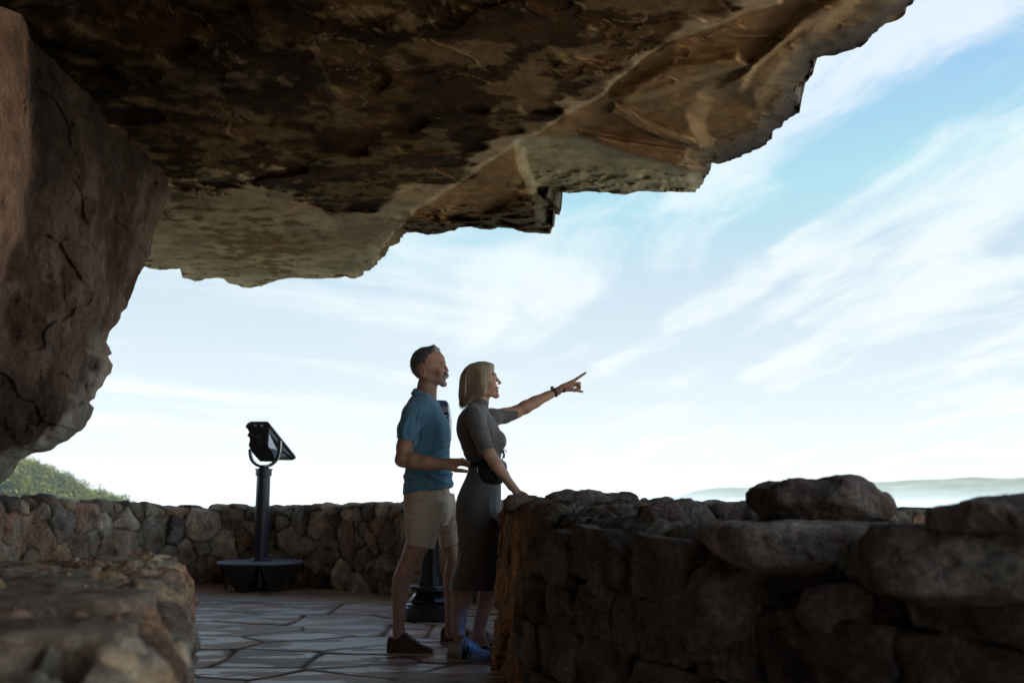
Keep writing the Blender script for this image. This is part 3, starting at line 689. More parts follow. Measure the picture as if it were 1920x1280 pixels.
# near hand: flat towards the woman's back, thumb below
W_ = lambda px, py, Y: M(px, py, Y)
hand(fd, wr, [(wr, W_(846,867,5.725), .028,.024), (wr, W_(848,875,5.735), .026,.022), (W_(846,866,5.715), W_(858,864,5.70), .022,.016), (W_(847,874,5.735), W_(857,871,5.74), .022,.015)],
     [([W_(858,862.5,5.695), W_(867,861,5.69), W_(874,864,5.695), W_(879,868.5,5.70)], [.0105,.0098,.0088,.0078]),
      ([W_(859,866,5.71), W_(868,865,5.705), W_(875,868,5.71), W_(880,872,5.715)], [.0108,.010,.009,.008]),
      ([W_(859,869,5.73), W_(867,868.5,5.73), W_(874,870.5,5.735), W_(879,873,5.74)], [.0105,.0095,.0088,.0078]),
      ([W_(857,871,5.75), W_(864,870.5,5.755), W_(870,871.5,5.76), W_(874,873,5.765)], [.0092,.0085,.0078,.007])],
     [([W_(843,877,5.72), W_(854,881,5.71), W_(866,882,5.70), W_(877,883.5,5.695)], [.016,.0125,.0115,.009])])
for k in range(4):
    fd.chain([M(803+5*k,936,6.45), M(804+5*k,949,6.44), M(806+5*k,959,6.42)], [.011,.010,.008], k=.004)
fd.chain([M(810,922,6.45), M(811,936,6.45)], [.03,.028], k=.01, q=(1,1.6,1)); fd.chain([M(818,930,6.43), M(824,940,6.41), M(824,950,6.40)], [.012,.010,.008], k=.005)
# head
hm = .080
def head_common(fd, C, R, jaw, chin, nose, brow, cheek, lips, P, ysc):
    pass
fd.ell(M(799.5,683), (29*PXM, .077, 30.5*PXM), k=.01)
fd.ell(M(806,676), (24*PXM, .070, 25*PXM), k=.01)
fd.ell(M(812,694), (21*PXM, .060, 27*PXM), k=.02)
fd.ell(M(820,676), (14.5*PXM, .056, 16*PXM), k=.015)
for s_ in (-1, 1):
    fd.cone(M(795,704,YM+s_*.060), M(829,718,YM+s_*.018), .018, .016, k=.022)
    fd.ell(M(823,696,YM+s_*.046), (.022,.018,.020), k=.02)
    fd.cone(M(831.5,680.5,YM+s_*.008), M(829,680,YM+s_*.042), .0105, .009, k=.012)
    fd.ell(M(822,708,YM+s_*.036), (.026,.018,.024), k=.02)
fd.ell(M(832,719.8), (.021,.024,.018), k=.015); fd.ell(M(826.5,708), (8.5*PXM,.032,10*PXM), k=.012)
for s_ in (-1, 1):
    fd.ell(M(834,686.5,YM+s_*.031), (.013,.015,.0095), k=.010, op='sub')
    fd.ell(M(827.6,686.4,YM+s_*.031), (.0138,.0138,.0125), k=.003); fd.ell(M(831.8,686.4,YM+s_*.032), (.007,.0105,.0036), k=.002, op='sub')
fd.chain([M(833.5,684), M(836,690), M(838.6,694.8)], [.0078,.009,.0098], k=.008)
for s_ in (-1, 1): fd.ell(M(835.6,697,YM+s_*.0125), (.010,.0075,.0075), k=.006)
for s_ in (-1, 1): fd.ell(M(836.6,699.2,YM+s_*.0075), (.0045,.003,.003), k=.002, op='sub')
fd.cone(M(834.3,711.2,YM-.018), M(834.3,711.2,YM+.018), .0065, .0065, k=.006)
fd.cone(M(834.6,707.6,YM-.016), M(834.6,707.6,YM+.016), .007, .007, k=.008)
fd.cone(M(838,709.6,YM-.024), M(838,709.6,YM+.024), .0022, .0022, k=.003, op='sub')
for s_ in (-1, 1):                                             # ears
    ec = M(791,696.5,YM+s_*.078)
    fd.ell(ec, (.0185,.0075,.0325), k=.005, rot=Matrix.Rotation(.18, 3, 'Y') @ Matrix.Rotation(s_*.28, 3, 'Z'))
    fd.ell(ec + np.array([.003, s_*.010, .004]), (.0105,.0085,.020), k=.005, op='sub', rot=Matrix.Rotation(.18, 3, 'Y'))
    fd.ell(ec + np.array([-.001, s_*.001, -.024]), (.009,.006,.009), k=.006)
    fd.ell(ec + np.array([.010, s_*.000, -.002]), (.005,.006,.008), k=.004)
V, Q = fd.mesh(); V = relax(V, Q, 1, .35)
sk = np.array([.46,.25,.165]); nn = fbm(V*18, 3, 701)[:, None]; c = sk*(1 + .25*nn) + 0*V
pxv, pyv = topix(V)
red = np.exp(-(((pxv-824)/8)**2 + ((pyv-697)/6)**2))[:, None]*.35 + np.exp(-(((pxv-839)/5)**2 + ((pyv-695)/5)**2))[:, None]*.4 + np.exp(-(((pxv-791)/7)**2 + ((pyv-697)/11)**2))[:, None]*.3
c = lerp(c, np.array([.48,.19,.14]), red*(V[:, 2:3] > 1.5)); lipm = np.exp(-(((pyv-711.3)/1.6)**2))*(pxv > 832)*(V[:, 2] > 1.5); c = lerp(c, np.array([.30,.12,.10]), (lipm*.7)[:, None])
stub = sstep(704, 712, pyv)*sstep(800, 815, pxv)*(V[:, 2] > 1.5)*sstep(732, 722, pyv); c = lerp(c, np.array([.42,.38,.35]), (stub*.55*sstep(-.3,.2,fbm(V*60,2,705)))[:, None])
body = mesh_np('body', V, Q, m_skin, col=c); under(body, man)
EYES = []
def eye(parent, p, r, s_):
    f2 = Field(ax_(p[0]-r*1.3, p[0]+r*1.3, r/5), ax_(p[1]-r*1.3, p[1]+r*1.3, r/5), ax_(p[2]-r*1.3, p[2]+r*1.3, r/5)); f2.ell(p, (r, r, r), k=0)
    V, Q = f2.mesh(); d = np.array([1., s_*-.25, .05]); d /= np.linalg.norm(d); t = ((V-p)@d)/r
    c = np.where((t > .86)[:, None], np.array([.03,.035,.04]), np.array([.62,.58,.54]))
    under(mesh_np('eye', V, Q, m_eyec, col=c), parent)
m_eyec = mat('eyeball', rough=.15, attr=True)
for s_ in (-1, 1): eye(man, M(827.5,686.4,YM+s_*.031), .0122, s_)
# hair: short, dark, greying at the sides
fh = Field(ax_(M(766,680)[0], M(832,680)[0], .003), ax_(YM-.095, YM+.095, .003), ax_(M(800,716)[2], M(800,644)[2], .003))
fh.ell(M(799,681.5), (30.2*PXM, .081, 31.8*PXM), k=.01)
fh.ell(M(809,668), (17.5*PXM, .060, 18.5*PXM), k=.012)
fh.chain([M(800,658,YM), M(812,652.5,YM), M(821,655,YM)], [.014,.016,.010], k=.012)
fh.chain([M(800,659,YM-.03), M(812,655,YM-.03), M(820,658,YM-.028)], [.014,.014,.010], k=.012)
x, y, z = np.meshgrid(*fh.ax, indexing='ij', sparse=True)
PXg, PYg = topix(np.stack(np.broadcast_arrays(x, y*0+YM, z), -1))
# hairline on the side: keep what lies behind/above this polygon
hl = sdpoly(np.stack([PXg, PYg], -1), [(826,640),(827,661),(815,663),(806,666),(802,674),(799,684),(795,684),(789,684),(784,690),(783,700),(786,711),(770,716),(750,716),(750,640)])
fh.f = np.maximum(fh.f, (hl*PXM).astype(np.float32)*.8)
V, Q = fh.mesh(); N = vnorm(V, Q); V = V + N*(.0035*vnoise(V*np.array([90,90,90]), 711) + .003*vnoise(V*np.array([160,300,160]), 712))[:, None]
pxv, pyv = topix(V); gy_ = sstep(806, 822, pxv)*.8 + sstep(684, 706, pyv)*.45 + np.clip(fbm(V*np.array([60,200,60]), 3, 713), -.1, .12)
c = lerp(np.array([.075,.070,.068]), np.array([.50,.46,.43]), np.clip(gy_, 0, 1)[:, None]); hair = under(mesh_np('hair', V, Q, m_hairm, col=c), man)
rg = np.random.default_rng(31); ps = []
for i in rg.choice(len(V), 1300):
    p = V[i]; n = N[i]; d = n*.7 + np.array([.1 if pxv[i] < 800 else .5, 0, .15]); L = rg.uniform(.004, .009)
    ps.append(([p - n*.002, p + d*L*.6, p + d*L + np.array([.1, 0, -.2])*L*.3], rg.uniform(.0007, .0012)))
Vs, Qs = tubes(ps, 1, .3, 3)
o = mesh_np('hair_strand', Vs, Qs, m_hairm, col=np.repeat(np.array([ (.11,.10,.095) if rg.random() < .8 else (.30,.28,.26) for _ in ps]), 9, 0)); o.parent = hair; o['kind'] = 'stuff'
# moustache, handlebar, grey
ms = Field(ax_(M(806,700)[0], M(848,700)[0], .0022), ax_(YM-.06, YM+.06, .0025), ax_(M(830,722)[2], M(830,692)[2], .0022))
for s_ in (-1, 1):
    ms.ell(M(835,701.5,YM), (.013,.016,.010), k=.006); ms.chain([M(838.6,701,YM+s_*.004), M(838.2,704.5,YM+s_*.016), M(832,708,YM+s_*.032), M(824,712,YM+s_*.043), M(817,712,YM+s_*.050), M(813,708.5,YM+s_*.053)], [.008,.0098,.0098,.0085,.0062,.003], k=.006)
V, Q = ms.mesh(); N = vnorm(V, Q); V = V + N*(.0022*vnoise(V*np.array([150,150,420]), 715))[:, None]
c = lerp(np.array([.28,.24,.21]), np.array([.62,.57,.51]), sstep(-.2,.3,fbm(V*np.array([90,90,300]), 3, 716))[:, None]); mo = under(mesh_np('moustache', V, Q, m_hairm, col=c), man)
ps = []
for i in rg.choice(len(V), 500):
    p = V[i]; s_ = np.sign(p[1]-YM) or 1; d = np.array([-.55, s_*.5, -.35]) + N[i]*.5 + rg.normal(0,.15,3); L = rg.uniform(.006,.012); ps.append(([p, p+d*L*.5, p+d*L+np.array([0,0,.1])*L], .0008))
Vs, Qs = tubes(ps, 1, .4, 3); o = mesh_np('whisker', Vs, Qs, m_hairm, col=np.repeat(np.array([ (.68,.62,.56) if rg.random() < .65 else (.36,.31,.27) for _ in ps]), 9, 0)); o.parent = mo; o['kind'] = 'stuff'
fb = Field(ax_(M(824,680)[0], M(842,680)[0], .002), ax_(YM-.06, YM+.06, .0025), ax_(M(830,688)[2], M(830,672)[2], .002))
for s_ in (-1, 1):
  fb.f[:] = .5; fb.chain([M(835,679.6,YM+s_*.014), M(833.2,678,YM+s_*.030), M(827.5,680.5,YM+s_*.047)], [.0035,.0042,.0025], k=.003)
  V, Q = fb.mesh(); under(mesh_np('eyebrow', V, Q, m_hairm, col=np.array([.10,.08,.07])+0*V), man)
# polo shirt
fs_ = Field(ax_(M(738,800)[0]-.02, M(853,800)[0], .0045), uneven([(5.74, 6.50, .0045)]), ax_(M(760,940)[2], M(790,726)[2], .0045))
shk = KL([(740,776,808,.085),(748,770,815,.12),(757,763.5,821,.165),(768,757.5,827,.195),(782,754,835,.205),(800,753,841,.200),(818,754,843.5,.190),(838,756.5,842.5,.180),(858,759.5,843,.172),(876,762,845,.170),(892,759,847.5,.175),(908,756.5,848,.181),(935,755,846,.186)], YM)
fs_.loft(shk, k=.015, n=2.25)
fs_.cone(M(785,770,5.965), M(777,778,5.90), .074, .070, k=.035)
fs_.chain([M(777,778,5.90), M(765,806,5.862), M(761,833,5.835)], [.070,.066,.062], k=.02)
fs_.chain([M(800,774,6.26), M(799,820,6.35), M(799,836,6.36)], [.072,.066,.062], k=.03)
# cut hems
fs_.plane(M(800,921), np.array([.17, 0, -1.0]))
x, y, z = np.meshgrid(*fs_.ax, indexing='ij', sparse=True)
armcut = np.minimum((x-M(761,824.5,5.84)[0])*(-.18) + (z-M(761,824.5,5.84)[2])*-1.0, .10 - np.sqrt((x-M(759,840,5.83)[0])**2 + (y-5.825)**2))
fs_.f = np.where((y < 5.90) & (x < M(784,830)[0]), np.maximum(fs_.f, armcut.astype(np.float32)), fs_.f)
fs_.chain([M(763,815,5.85), M(759,845,5.82)], [.053,.056], k=.003, op='sub')
fs_.cone(M(799,732), M(796,745), .060, .052, k=.004, op='sub')
V, Q = fs_.mesh(); V = relax(V, Q, 2, .5); N = vnorm(V, Q); px, py = topix(V)
def fold(px, py, a, b, w, h):
    a = np.array(a, float); b = np.array(b, float); e = b-a; t = ((px-a[0])*e[0] + (py-a[1])*e[1])/(e@e); tt = np.clip(t, 0, 1)
    bow = 4*np.sin(tt*pi); d = ((px-a[0]-tt*e[0])*(-e[1]) + (py-a[1]-tt*e[1])*e[0])/np.linalg.norm(e) - bow; dl = np.hypot(px-a[0]-tt*e[0], py-a[1]-tt*e[1])
    return h*np.exp(-(d/w)**2)*np.exp(-(np.maximum(0, dl-np.abs(d))/w)**2)*np.sin(np.clip(tt, .04, .96)*pi)**.5
near = (V[:, 1] < YM)
dsp = .004*fbm(V*np.array([9,9,5]), 3, 721)
for a, b, w, h in [((786,775),(779,826),2.2,.010),((793,780),(786,822),2.0,-.008),((806,772),(793,800),2.5,.006),((838,835),(800,862),3,.007),((841,848),(806,876),2.6,.006),((842,822),(812,846),3,.005),((838,862),(812,885),2.5,-.007),((758,892),(800,903),2.6,.009),((757,903),(790,913),2.2,-.007),((764,884),(805,897),2.2,-.006),((846,888),(808,897),2.6,.010),((847,897),(812,905),2.2,-.009),((846,906),(805,910),2.5,.009),((802,886),(826,900),3,.010),((762,790),(757,818),2.4,.006),((770,786),(766,822),2,-.005),((752,800),(772,812),2,.004),((804,756),(833,790),1.6,-.003)]:
    dsp += fold(px, py, a, b, w, h)*near + fold(px, py, a, b, w, h)*(~near)*.5
V = V + N*dsp[:, None]*2.4
sh_ = mesh_np('polo_shirt', V, Q, m_shirt); under(sh_, man)
# collar: folded band round the neck
th = np.linspace(-pi*.93, pi*.93, 90); rows = []
for q in np.linspace(0, 1, 9):
    cx, cz = np.interp(np.cos(th), [-1, -.4, .5, 1], [M(781,728)[0], M(787,731)[0], M(808,748)[0], M(817,753)[0]]), 0
    z = np.interp(-np.cos(th), [-1, -.5, .4, 1], [M(816,752)[2], M(810,747)[2], M(787,733)[2], M(778,729)[2]])
    yy = YM + np.sin(th)*.062*(1 + .15*np.sin(np.abs(th)))
    out_ = sin(q*pi)*.004; drop = q*.042*(1 + .35*sstep(.4, 1, np.cos(th)))
    cen = M(798,740); rx = cx - cen[0]; ry = yy - YM; l = np.hypot(rx, ry)
    sp_ = .006 + .020*q + (.007 if 0 < q < 1 else 0); rows.append(np.stack([cx + rx/l*sp_*1.2, yy + ry/l*sp_*1.5, z + .004 - drop - .010*q*np.cos(th)*0], -1))
for q in np.linspace(1, 0, 9):
    r = rows[int(round(q*8))].copy(); cen = M(798,740); d = r[:, :2] - np.array([cen[0], YM]); d /= np.linalg.norm(d, axis=1, keepdims=True); r[:, :2] -= d*.0045; r[:, 2] -= .001; rows.append(r)
Gc = np.stack(rows, 0); o = mesh_np('collar', Gc.reshape(-1, 3), gridfaces(Gc.shape[0], Gc.shape[1]), m_shirt); o.parent = sh_
pk = []
for (a, b) in [((816,756),(831,785))]:
    a_, b_ = M(a[0], a[1], YM-.02), M(b[0], b[1], YM-.03); pk.append(([a_, (a_+b_)/2+np.array([.006,0,.004]), b_], .006))
Vs, Qs = tubes(pk, 1, 1, 6); o = mesh_np('placket', Vs, Qs, m_shirt); o.parent = sh_
# shorts
fq = Field(ax_(M(750,980)[0], M(868,980,6.4)[0], .0045), uneven([(5.80, 6.46, .0045)]), ax_(M(800,1036)[2], M(800,905)[2], .0045))
fq.loft(KL([(908,762,842,.160),(925,758,843,.170),(945,756.5,846,.182),(965,758,845,.188),(985,762,838,.185)], YM), k=.02)
fq.loft(KL([(940,758,838,.09,6.01),(965,757.5,835,.098,5.99),(985,759.5,827,.100,5.97),(1005,760.5,820,.100,5.965),(1036,758.5,813.5,.098,5.955)], yn), k=.02)
fq.loft(KL([(925,785,852,.09,6.20),(950,795,857,.097,6.22),(975,806,860.5,.098,6.26),(1000,819,862,.097,6.30),(1036,825,862,.094,6.32)], yf), k=.02)
x, y, z = np.meshgrid(*fq.ax, indexing='ij', sparse=True)
pn = M(760,1020.5,yn); pn2 = M(813,1029.5,yn); sl_ = (pn2[2]-pn[2])/(pn2[0]-pn[0]); cn_ = (pn[2] + (x-pn[0])*sl_) - z
pf = M(826,1029,yf); pf2 = M(861,1017,yf); sf_ = (pf2[2]-pf[2])/(pf2[0]-pf[0]); cf_ = (pf[2] + (x-pf[0])*sf_) - z
fq.f = np.maximum(fq.f, np.where(y < 6.13, cn_, cf_).astype(np.float32))
fq.loft(KL([(1000,764,817,.085,5.96),(1045,762,810,.083,5.95)], yn), k=.003, op='sub'); fq.loft(KL([(1002,825,858,.082,6.30),(1045,829,858,.08,6.32)], yf), k=.003, op='sub')
V, Q = fq.mesh(); V = relax(V, Q, 2, .5); N = vnorm(V, Q); px, py = topix(V); dsp = .003*fbm(V*np.array([10,10,6]), 3, 731)
nr = V[:, 1] < 6.13; fr_ = ~nr
for a, b, w, h in [((758,950),(776,958),1.8,.006),((758,958),(782,966),1.8,-.006),((760,966),(785,974),2,.006),((760,976),(780,986),1.8,-.005),((800,925),(784,950),1.6,.005),((818,935),(816,1010),5,.006),((760,985),(790,1000),2,.004),((842,922),(838,950),1.3,-.006)]: dsp += fold(px, py, a, b, w, h)*nr
for a, b, w, h in [((826,975),(858,965),2,.007),((826,984),(860,972),1.8,-.006),((828,992),(861,981),1.8,.007),((830,1000),(862,990),1.8,-.006),((832,1008),(862,999),1.8,.006),((834,965),(852,1015),1.6,.004)]: dsp += fold(px, py, a, b, w, h)*fr_
dsp += -.003*np.exp(-((py-(1022+(px-760)*.16))/1.1)**2)*nr
V = V + N*dsp[:, None]*1.5; sho = under(mesh_np('shorts', V, Q, m_short), man)
pk = []
for a, b in [((797,916),(795,955))]: pk.append(([M(798,917,5.945), M(799,930,5.925), M(791,948,5.9)], .0022))
Vs, Qs = tubes(pk, 1, 1, 5); o = mesh_np('pocket_seam', Vs, Qs, m_short); o.parent = sho
def shoe(parent, heel, toe, Y, L_up, name='shoe', up=m_leather, sol=m_rubber, h_heel=.075, trainer=False, yaw=0.0, lace=m_dlace):
    """low shoe from heel x to toe x (world), standing on z=0 at depth Y"""
    x0, x1 = heel, toe; L = x1 - x0; fsn = .0035; zs = .010
    s2 = Field(ax_(x0-.02, x1+.02, fsn), ax_(Y-.07, Y+.07, fsn), ax_(-.004, .16, fsn))
    xx, yy, zz = np.meshgrid(*s2.ax, indexing='ij', sparse=True); q = (xx-x0)/L
    ztp = np.interp(q, [0,.03,.08,.16,.24,.31,.36,.42,.55,.68,.82,.93,.98,1], [.075,.098,.106,.110,.117,.127,.125,.113,.087,.066,.055,.044,.034,.02])*(1.06 if trainer else 1.0)
    wd = np.interp(q, [0,.03,.1,.25,.45,.7,.84,.94,.985,1], [.012,.022,.031,.037,.038,.045,.043,.031,.016,.006])
    e_ = ((np.abs(yy-Y)/wd)**2.3 + (np.maximum(zz, 0)/ztp)**2.6)**(1/2.4) - 1
    s2.f = (np.maximum(np.maximum(e_*np.minimum(wd, ztp)*.7, .014 - zz), np.maximum(x0-xx, xx-x1))).astype(np.float32)
    s2.cone((x0+L*.19, Y, .115), (x0+L*.19, Y, .19), .032, .060, k=.004, op='sub')
    V, Q = s2.mesh(); V = relax(V, Q, 2, .5)
    def rot(V):
        c_, s_ = cos(yaw), sin(yaw); p = V.copy(); cx = x0 + L*.3; dx = V[:, 0]-cx; dy = V[:, 1]-Y; p[:, 0] = cx + dx*c_ - dy*s_; p[:, 1] = Y + dx*s_ + dy*c_; return p
    N = vnorm(V, Q)
    if trainer:
        q = (V[:, 0]-x0)/L; c = np.tile(np.array([.38,.40,.43]), (len(V), 1)); c[q < .30] = (.50,.41,.31); c[(q < .26) & (V[:, 2] < .045)] = (.20,.20,.10)
        bk = (np.abs(q - .40 - (V[:, 2]-.03)*.9) < .10) & (V[:, 2] < .085) & (V[:, 2] > .012); c[bk] = (.012,.012,.015)
        bk = (np.abs(q - .455 - (V[:, 2]-.03)*.9) < .018) & (V[:, 2] < .085); c[bk] = (.55,.52,.48); c[(q > .70) & (V[:, 2] < .034)] = (.25,.27,.30)
        so = under(mesh_np(name, rot(V), Q, m_trn, col=c), parent)
    else: so = under(mesh_np(name, rot(V), Q, up), parent)
    # sole
    n = 80; th = np.linspace(0, 2*pi, n, endpoint=False); ex = np.cos(th); ey = np.sin(th)
    q = (ex+1)/2; wdt = np.interp(q, [0,.2,.45,.75,1], [.030,.034,.034,.044,.036]); xs = x0 + L*q; sgn = np.sign(ey)*np.abs(ey)**.75
    hs = .026 if not trainer else .030; rows = []
    for k, (zz_, g) in enumerate([(0.0,.90),(.002,.98),(hs*.5,1.03),(hs*.9,1.0),(hs,.94),(hs,.2)]):
        kick = .010*sstep(.82, 1, q) * (1 if trainer else .5); back = (.006*sstep(.12, 0, q)*(zz_/hs) if trainer else 0)
        rows.append(np.stack([x0+L/2 + (xs-x0-L/2)*(1.0+.02*(g>1)) - 0*q - back, Y + sgn*wdt*g, zz_ + kick*(1 if k < 4 else .8) + (.008*sstep(.3,0,q)*(zz_/hs) if trainer else 0)], -1))
    rows.insert(0, np.stack([x0+L/2+(xs-x0-L/2)*.3, Y+sgn*wdt*.1, 0*q+.001], -1))
    Gs = np.stack(rows, 0); Vr = rot(Gs.reshape(-1, 3)); o = mesh_np('sole', Vr, gridfaces(Gs.shape[0], n, wrapm=True)[:, ::-1], sol); o.parent = so
    ps = []
    for k in range(5):
        q = .40 + k*.058; zt_ = np.interp(q, [.36,.42,.55,.68], [.127,.115,.089,.068])*(1.06 if trainer else 1)+.002; xq = x0 + L*q
        for s_ in (-1, 1): ps.append(([ (xq, Y - s_*.021, zt_-.010), (xq+.004, Y, zt_+.003), (xq+.012, Y + s_*.021, zt_-.012)], .0022))
    if trainer:
        for a_, b_ in ((.020,.045),(-.01,.05),(.035,.03)): ps.append(([(x0+L*.40, Y-.01, .122), (x0+L*.40+a_*.5, Y-.035, .10), (x0+L*.40+a_, Y-.044, b_+.012)], .0022))
        for a_ in (.02, -.005): ps.append(([(x0+L*.40, Y-.01, .122), (x0+L*.40+a_, Y-.045, .085), (x0+L*.42+a_*.5, Y-.040, .055), (x0+L*.41, Y-.03, .112)], .0022))
    Vs, Qs = tubes(ps, 1, 1, 5); o = mesh_np('lace', rot(Vs), Qs, lace); o.parent = so
    return so
m_trn = mat('trainer_upper', rough=.8, attr=True, noise=(90, .85, 1.15))
x0 = float(atZ(725, 1227, 0)[0]); x1 = float(atZ(816, 1226, 0)[0]); shoe(man, x0, x1, 5.915, .07, yaw=-.05)
x0 = float(atZ(826, 1206, 0)[0]); x1 = x0 + .30; shoe(man, x0, x1, 6.36, .07)
# ================================================================== woman
YW = 5.82
def Wm(px, py, Y=YW): return atY(px, py, Y)
def KW(rows, Y):
    out = []
    for r in rows:
        y = r[4] if len(r) > 4 else Y
        a = Wm(r[1], r[0], y); b = Wm(r[2], r[0], y); out.append((a[2], a[0], b[0], r[3], y))
    return out
woman = empty('person', (float(Wm(885, 1235, 5.8)[0]), 5.8, 0)); tag(woman, 'blonde woman in a dark dress pointing with one arm, her other hand on the wall', 'person')
PW = YW/F
fd = Field(uneven([(Wm(834,900)[0], Wm(1030,740)[0], .0038), (Wm(1030,740)[0], Wm(1106,700,6.2)[0]+.03, .0024)]), uneven([(5.52, 5.72, .004), (5.72, 5.92, .0032), (5.92, 6.12, .005), (6.12, 6.3, .003)]), uneven([(.04, .84, .006), (.84, .96, .003), (.96, 1.38, .005), (1.38, 1.68, .0026)]))
fd.loft(KW([(757,882,906,.045),(768,876,909,.09),(785,867,920,.135),(805,863,930,.145),(828,867,935,.138),(850,873,932,.122),(872,880,934,.115),(892,878,936,.135),(920,868,937,.158),(950,858,938,.168),(980,862,938,.165),(1010,864,936,.15)], YW), k=.02)
fd.chain([Wm(900,738), Wm(899,750), Wm(897,765)], [.042,.042,.048], k=.02)
fd.cone(Wm(912,744), Wm(909,762), .016, .02, k=.02)
wn_, wf = 5.74, 5.96
fd.loft(KW([(1000,868,915,.070,5.77),(1050,864,900,.062,5.76),(1085,852,888,.054,5.75),(1103,844.5,884.5,.054),(1120,845,881.5,.052),(1140,846.5,878.5,.048),(1160,848,875,.040),(1180,849,872.5,.034),(1200,849.5,873,.033),(1224,850,884,.032)], wn_), k=.02, n=2)
fd.loft(KW([(1000,880,938,.078,5.92),(1050,893,938,.070,5.96),(1085,897,936,.058),(1108,897,932,.053),(1125,895.5,927,.050),(1145,892,920,.043),(1165,888,914,.036),(1185,884.5,909.5,.033),(1210,884,918,.032)], wf), k=.02, n=2)
# near arm down to the wall
ns = Wm(889,781,5.665); ne = Wm(917,851,5.60); nw = Wm(959.5,911,5.62)
fd.cone(Wm(893,778,5.72), ns, .048, .046, k=.015)
fd.chain([ns, Wm(900,812,5.62), ne], [.042,.038,.036], k=.012)
fd.chain([ne, Wm(930,871,5.60), Wm(944,890,5.605), nw], [.036,.037,.030,.0235], k=.012)
hb = nw
fd.cone(nw, Wm(967,918.5,5.625), .0235, .0215, k=.01, q=(1,1,1)); fd.cone(Wm(965,919,5.605), Wm(974,923.5,5.60), .014,.0125,k=.01); fd.cone(Wm(966,918,5.64), Wm(975,922,5.645), .014,.012,k=.01)
fd.cone(Wm(966,919,5.62), Wm(976,923,5.62), .015,.012,k=.01)
for k, (dy, L, c_) in enumerate([(-.030,13,0),(-.010,15.5,0),(.011,15,0),(.030,12,0)]):
    a = Wm(974,922.6,5.622+dy*.8); fd.chain([a, Wm(974+L*.42,923.2,5.622+dy*1.15), Wm(974+L*.75,925.6,5.622+dy*1.35), Wm(974+L,927.8,5.622+dy*1.45)], [.0088,.0082,.0074,.0064], k=.003)
fd.chain([Wm(964,922,5.60), Wm(969,927,5.578), Wm(976,929.2,5.568), Wm(982,930,5.565)], [.013,.0105,.009,.0072], k=.004)
# far arm raised, pointing
fs0 = Wm(920,782,5.96); fe = Wm(969,771.5,6.09); fw = Wm(1044,733.5,6.16)
fd.cone(Wm(903,784,5.92), fs0, .048, .046, k=.015)
fd.chain([fs0, Wm(945,778,6.04), fe], [.046,.042,.037], k=.012)
fd.chain([fe, Wm(985,763,6.105), Wm(1003,753.5,6.125), Wm(1025,742.5,6.145), fw], [.036,.040,.036,.027,.0225], k=.012)
fd.cone(Wm(962,780,6.09), fe, .020, .03, k=.02)
h0 = 6.17
fd.cone(fw, Wm(1056,727.5,h0), .0215, .022, k=.01, q=(1,1.1,1))
fd.cone(Wm(1054,726.5,h0), Wm(1073,716.5,h0-.01), .021, .0150, k=.01); fd.cone(Wm(1056,729,h0+.01), Wm(1073,723.5,h0+.01), .020, .0150, k=.01); fd.cone(Wm(1057,731,h0+.0), Wm(1070,728,h0), .014, .011, k=.01)
fd.chain([Wm(1073,715.5,h0-.016), Wm(1083,708.8,h0-.018), Wm(1091,703.3,h0-.018), Wm(1098,698.6,h0-.018)], [.0105,.0088,.0078,.0062], k=.003)
for k in range(3):
    yk = h0 + .002 + k*.017; s_ = 1 - .08*k
    fd.chain([Wm(1074,718.5+1.6*k,yk), Wm(1074+12.5*s_,718.5+1.6*k,yk), Wm(1074+13*s_,727+.5*k,yk), Wm(1074+5.5*s_,728.5+.6*k,yk)], [.0108,.0098,.0088,.0076], k=.003)
fd.chain([Wm(1062,730,h0-.022), Wm(1073,730.5,h0-.030), Wm(1083,731.6,h0-.026), Wm(1091.5,734.2,h0-.02)], [.014,.0108,.0095,.0074], k=.004)
fd.cone(Wm(1076,733.5,h0-.02), Wm(1078,735.5,h0-.02), .004,.003,k=.002)
# head
fd.ell(Wm(899,713), (27*PW, .072, 30*PW), k=.01); fd.ell(Wm(911,719), (19.5*PW, .056, 26*PW), k=.02); fd.ell(Wm(915,705), (13.5*PW, .052, 17*PW), k=.015)
for s_ in (-1, 1):
    fd.cone(Wm(897,731,YW+s_*.052), Wm(929,741,YW+s_*.013), .016, .013, k=.02)
    fd.ell(Wm(922,722,YW+s_*.040), (.021,.018,.017), k=.02); fd.cone(Wm(927.5,703,YW+s_*.006), Wm(926,703,YW+s_*.036), .009, .008, k=.012)
    fd.ell(Wm(921,731,YW+s_*.030), (.024,.016,.020), k=.02)
fd.ell(Wm(930.6,741.3), (.018,.018,.0155), k=.014); fd.ell(Wm(925,729), (9*PW,.028,10*PW), k=.01)
for s_ in (-1, 1):
    fd.ell(Wm(931.5,709,YW+s_*.029), (.011,.014,.0085), k=.009, op='sub'); fd.ell(Wm(925.3,709,YW+s_*.029), (.0128,.0128,.0115), k=.003); fd.ell(Wm(929.4,709,YW+s_*.030), (.006,.010,.0034), k=.002, op='sub')
fd.chain([Wm(930,706.5), Wm(933.5,713), Wm(938.3,717.6)], [.0062,.0070,.0074], k=.007)
for s_ in (-1, 1): fd.ell(Wm(935,719.4,YW+s_*.010), (.008,.006,.0058), k=.005)
fd.cone(Wm(934.3,727,YW-.016), Wm(934.3,727,YW+.016), .0045, .0045, k=.006); fd.cone(Wm(933.6,733.6,YW-.015), Wm(933.6,733.6,YW+.015), .0052, .0052, k=.006)
fd.cone(Wm(935.5,730.3,YW-.026), Wm(935.5,730.3,YW+.026), .0040, .0040, k=.003, op='sub')
for s_ in (-1, 1): fd.cone(Wm(934,730,YW+s_*.020), Wm(924,727,YW+s_*.034), .003,.001,k=.003, op='sub')
V, Q = fd.mesh(); V = relax(V, Q, 1, .35); pxv, pyv = topix(V)
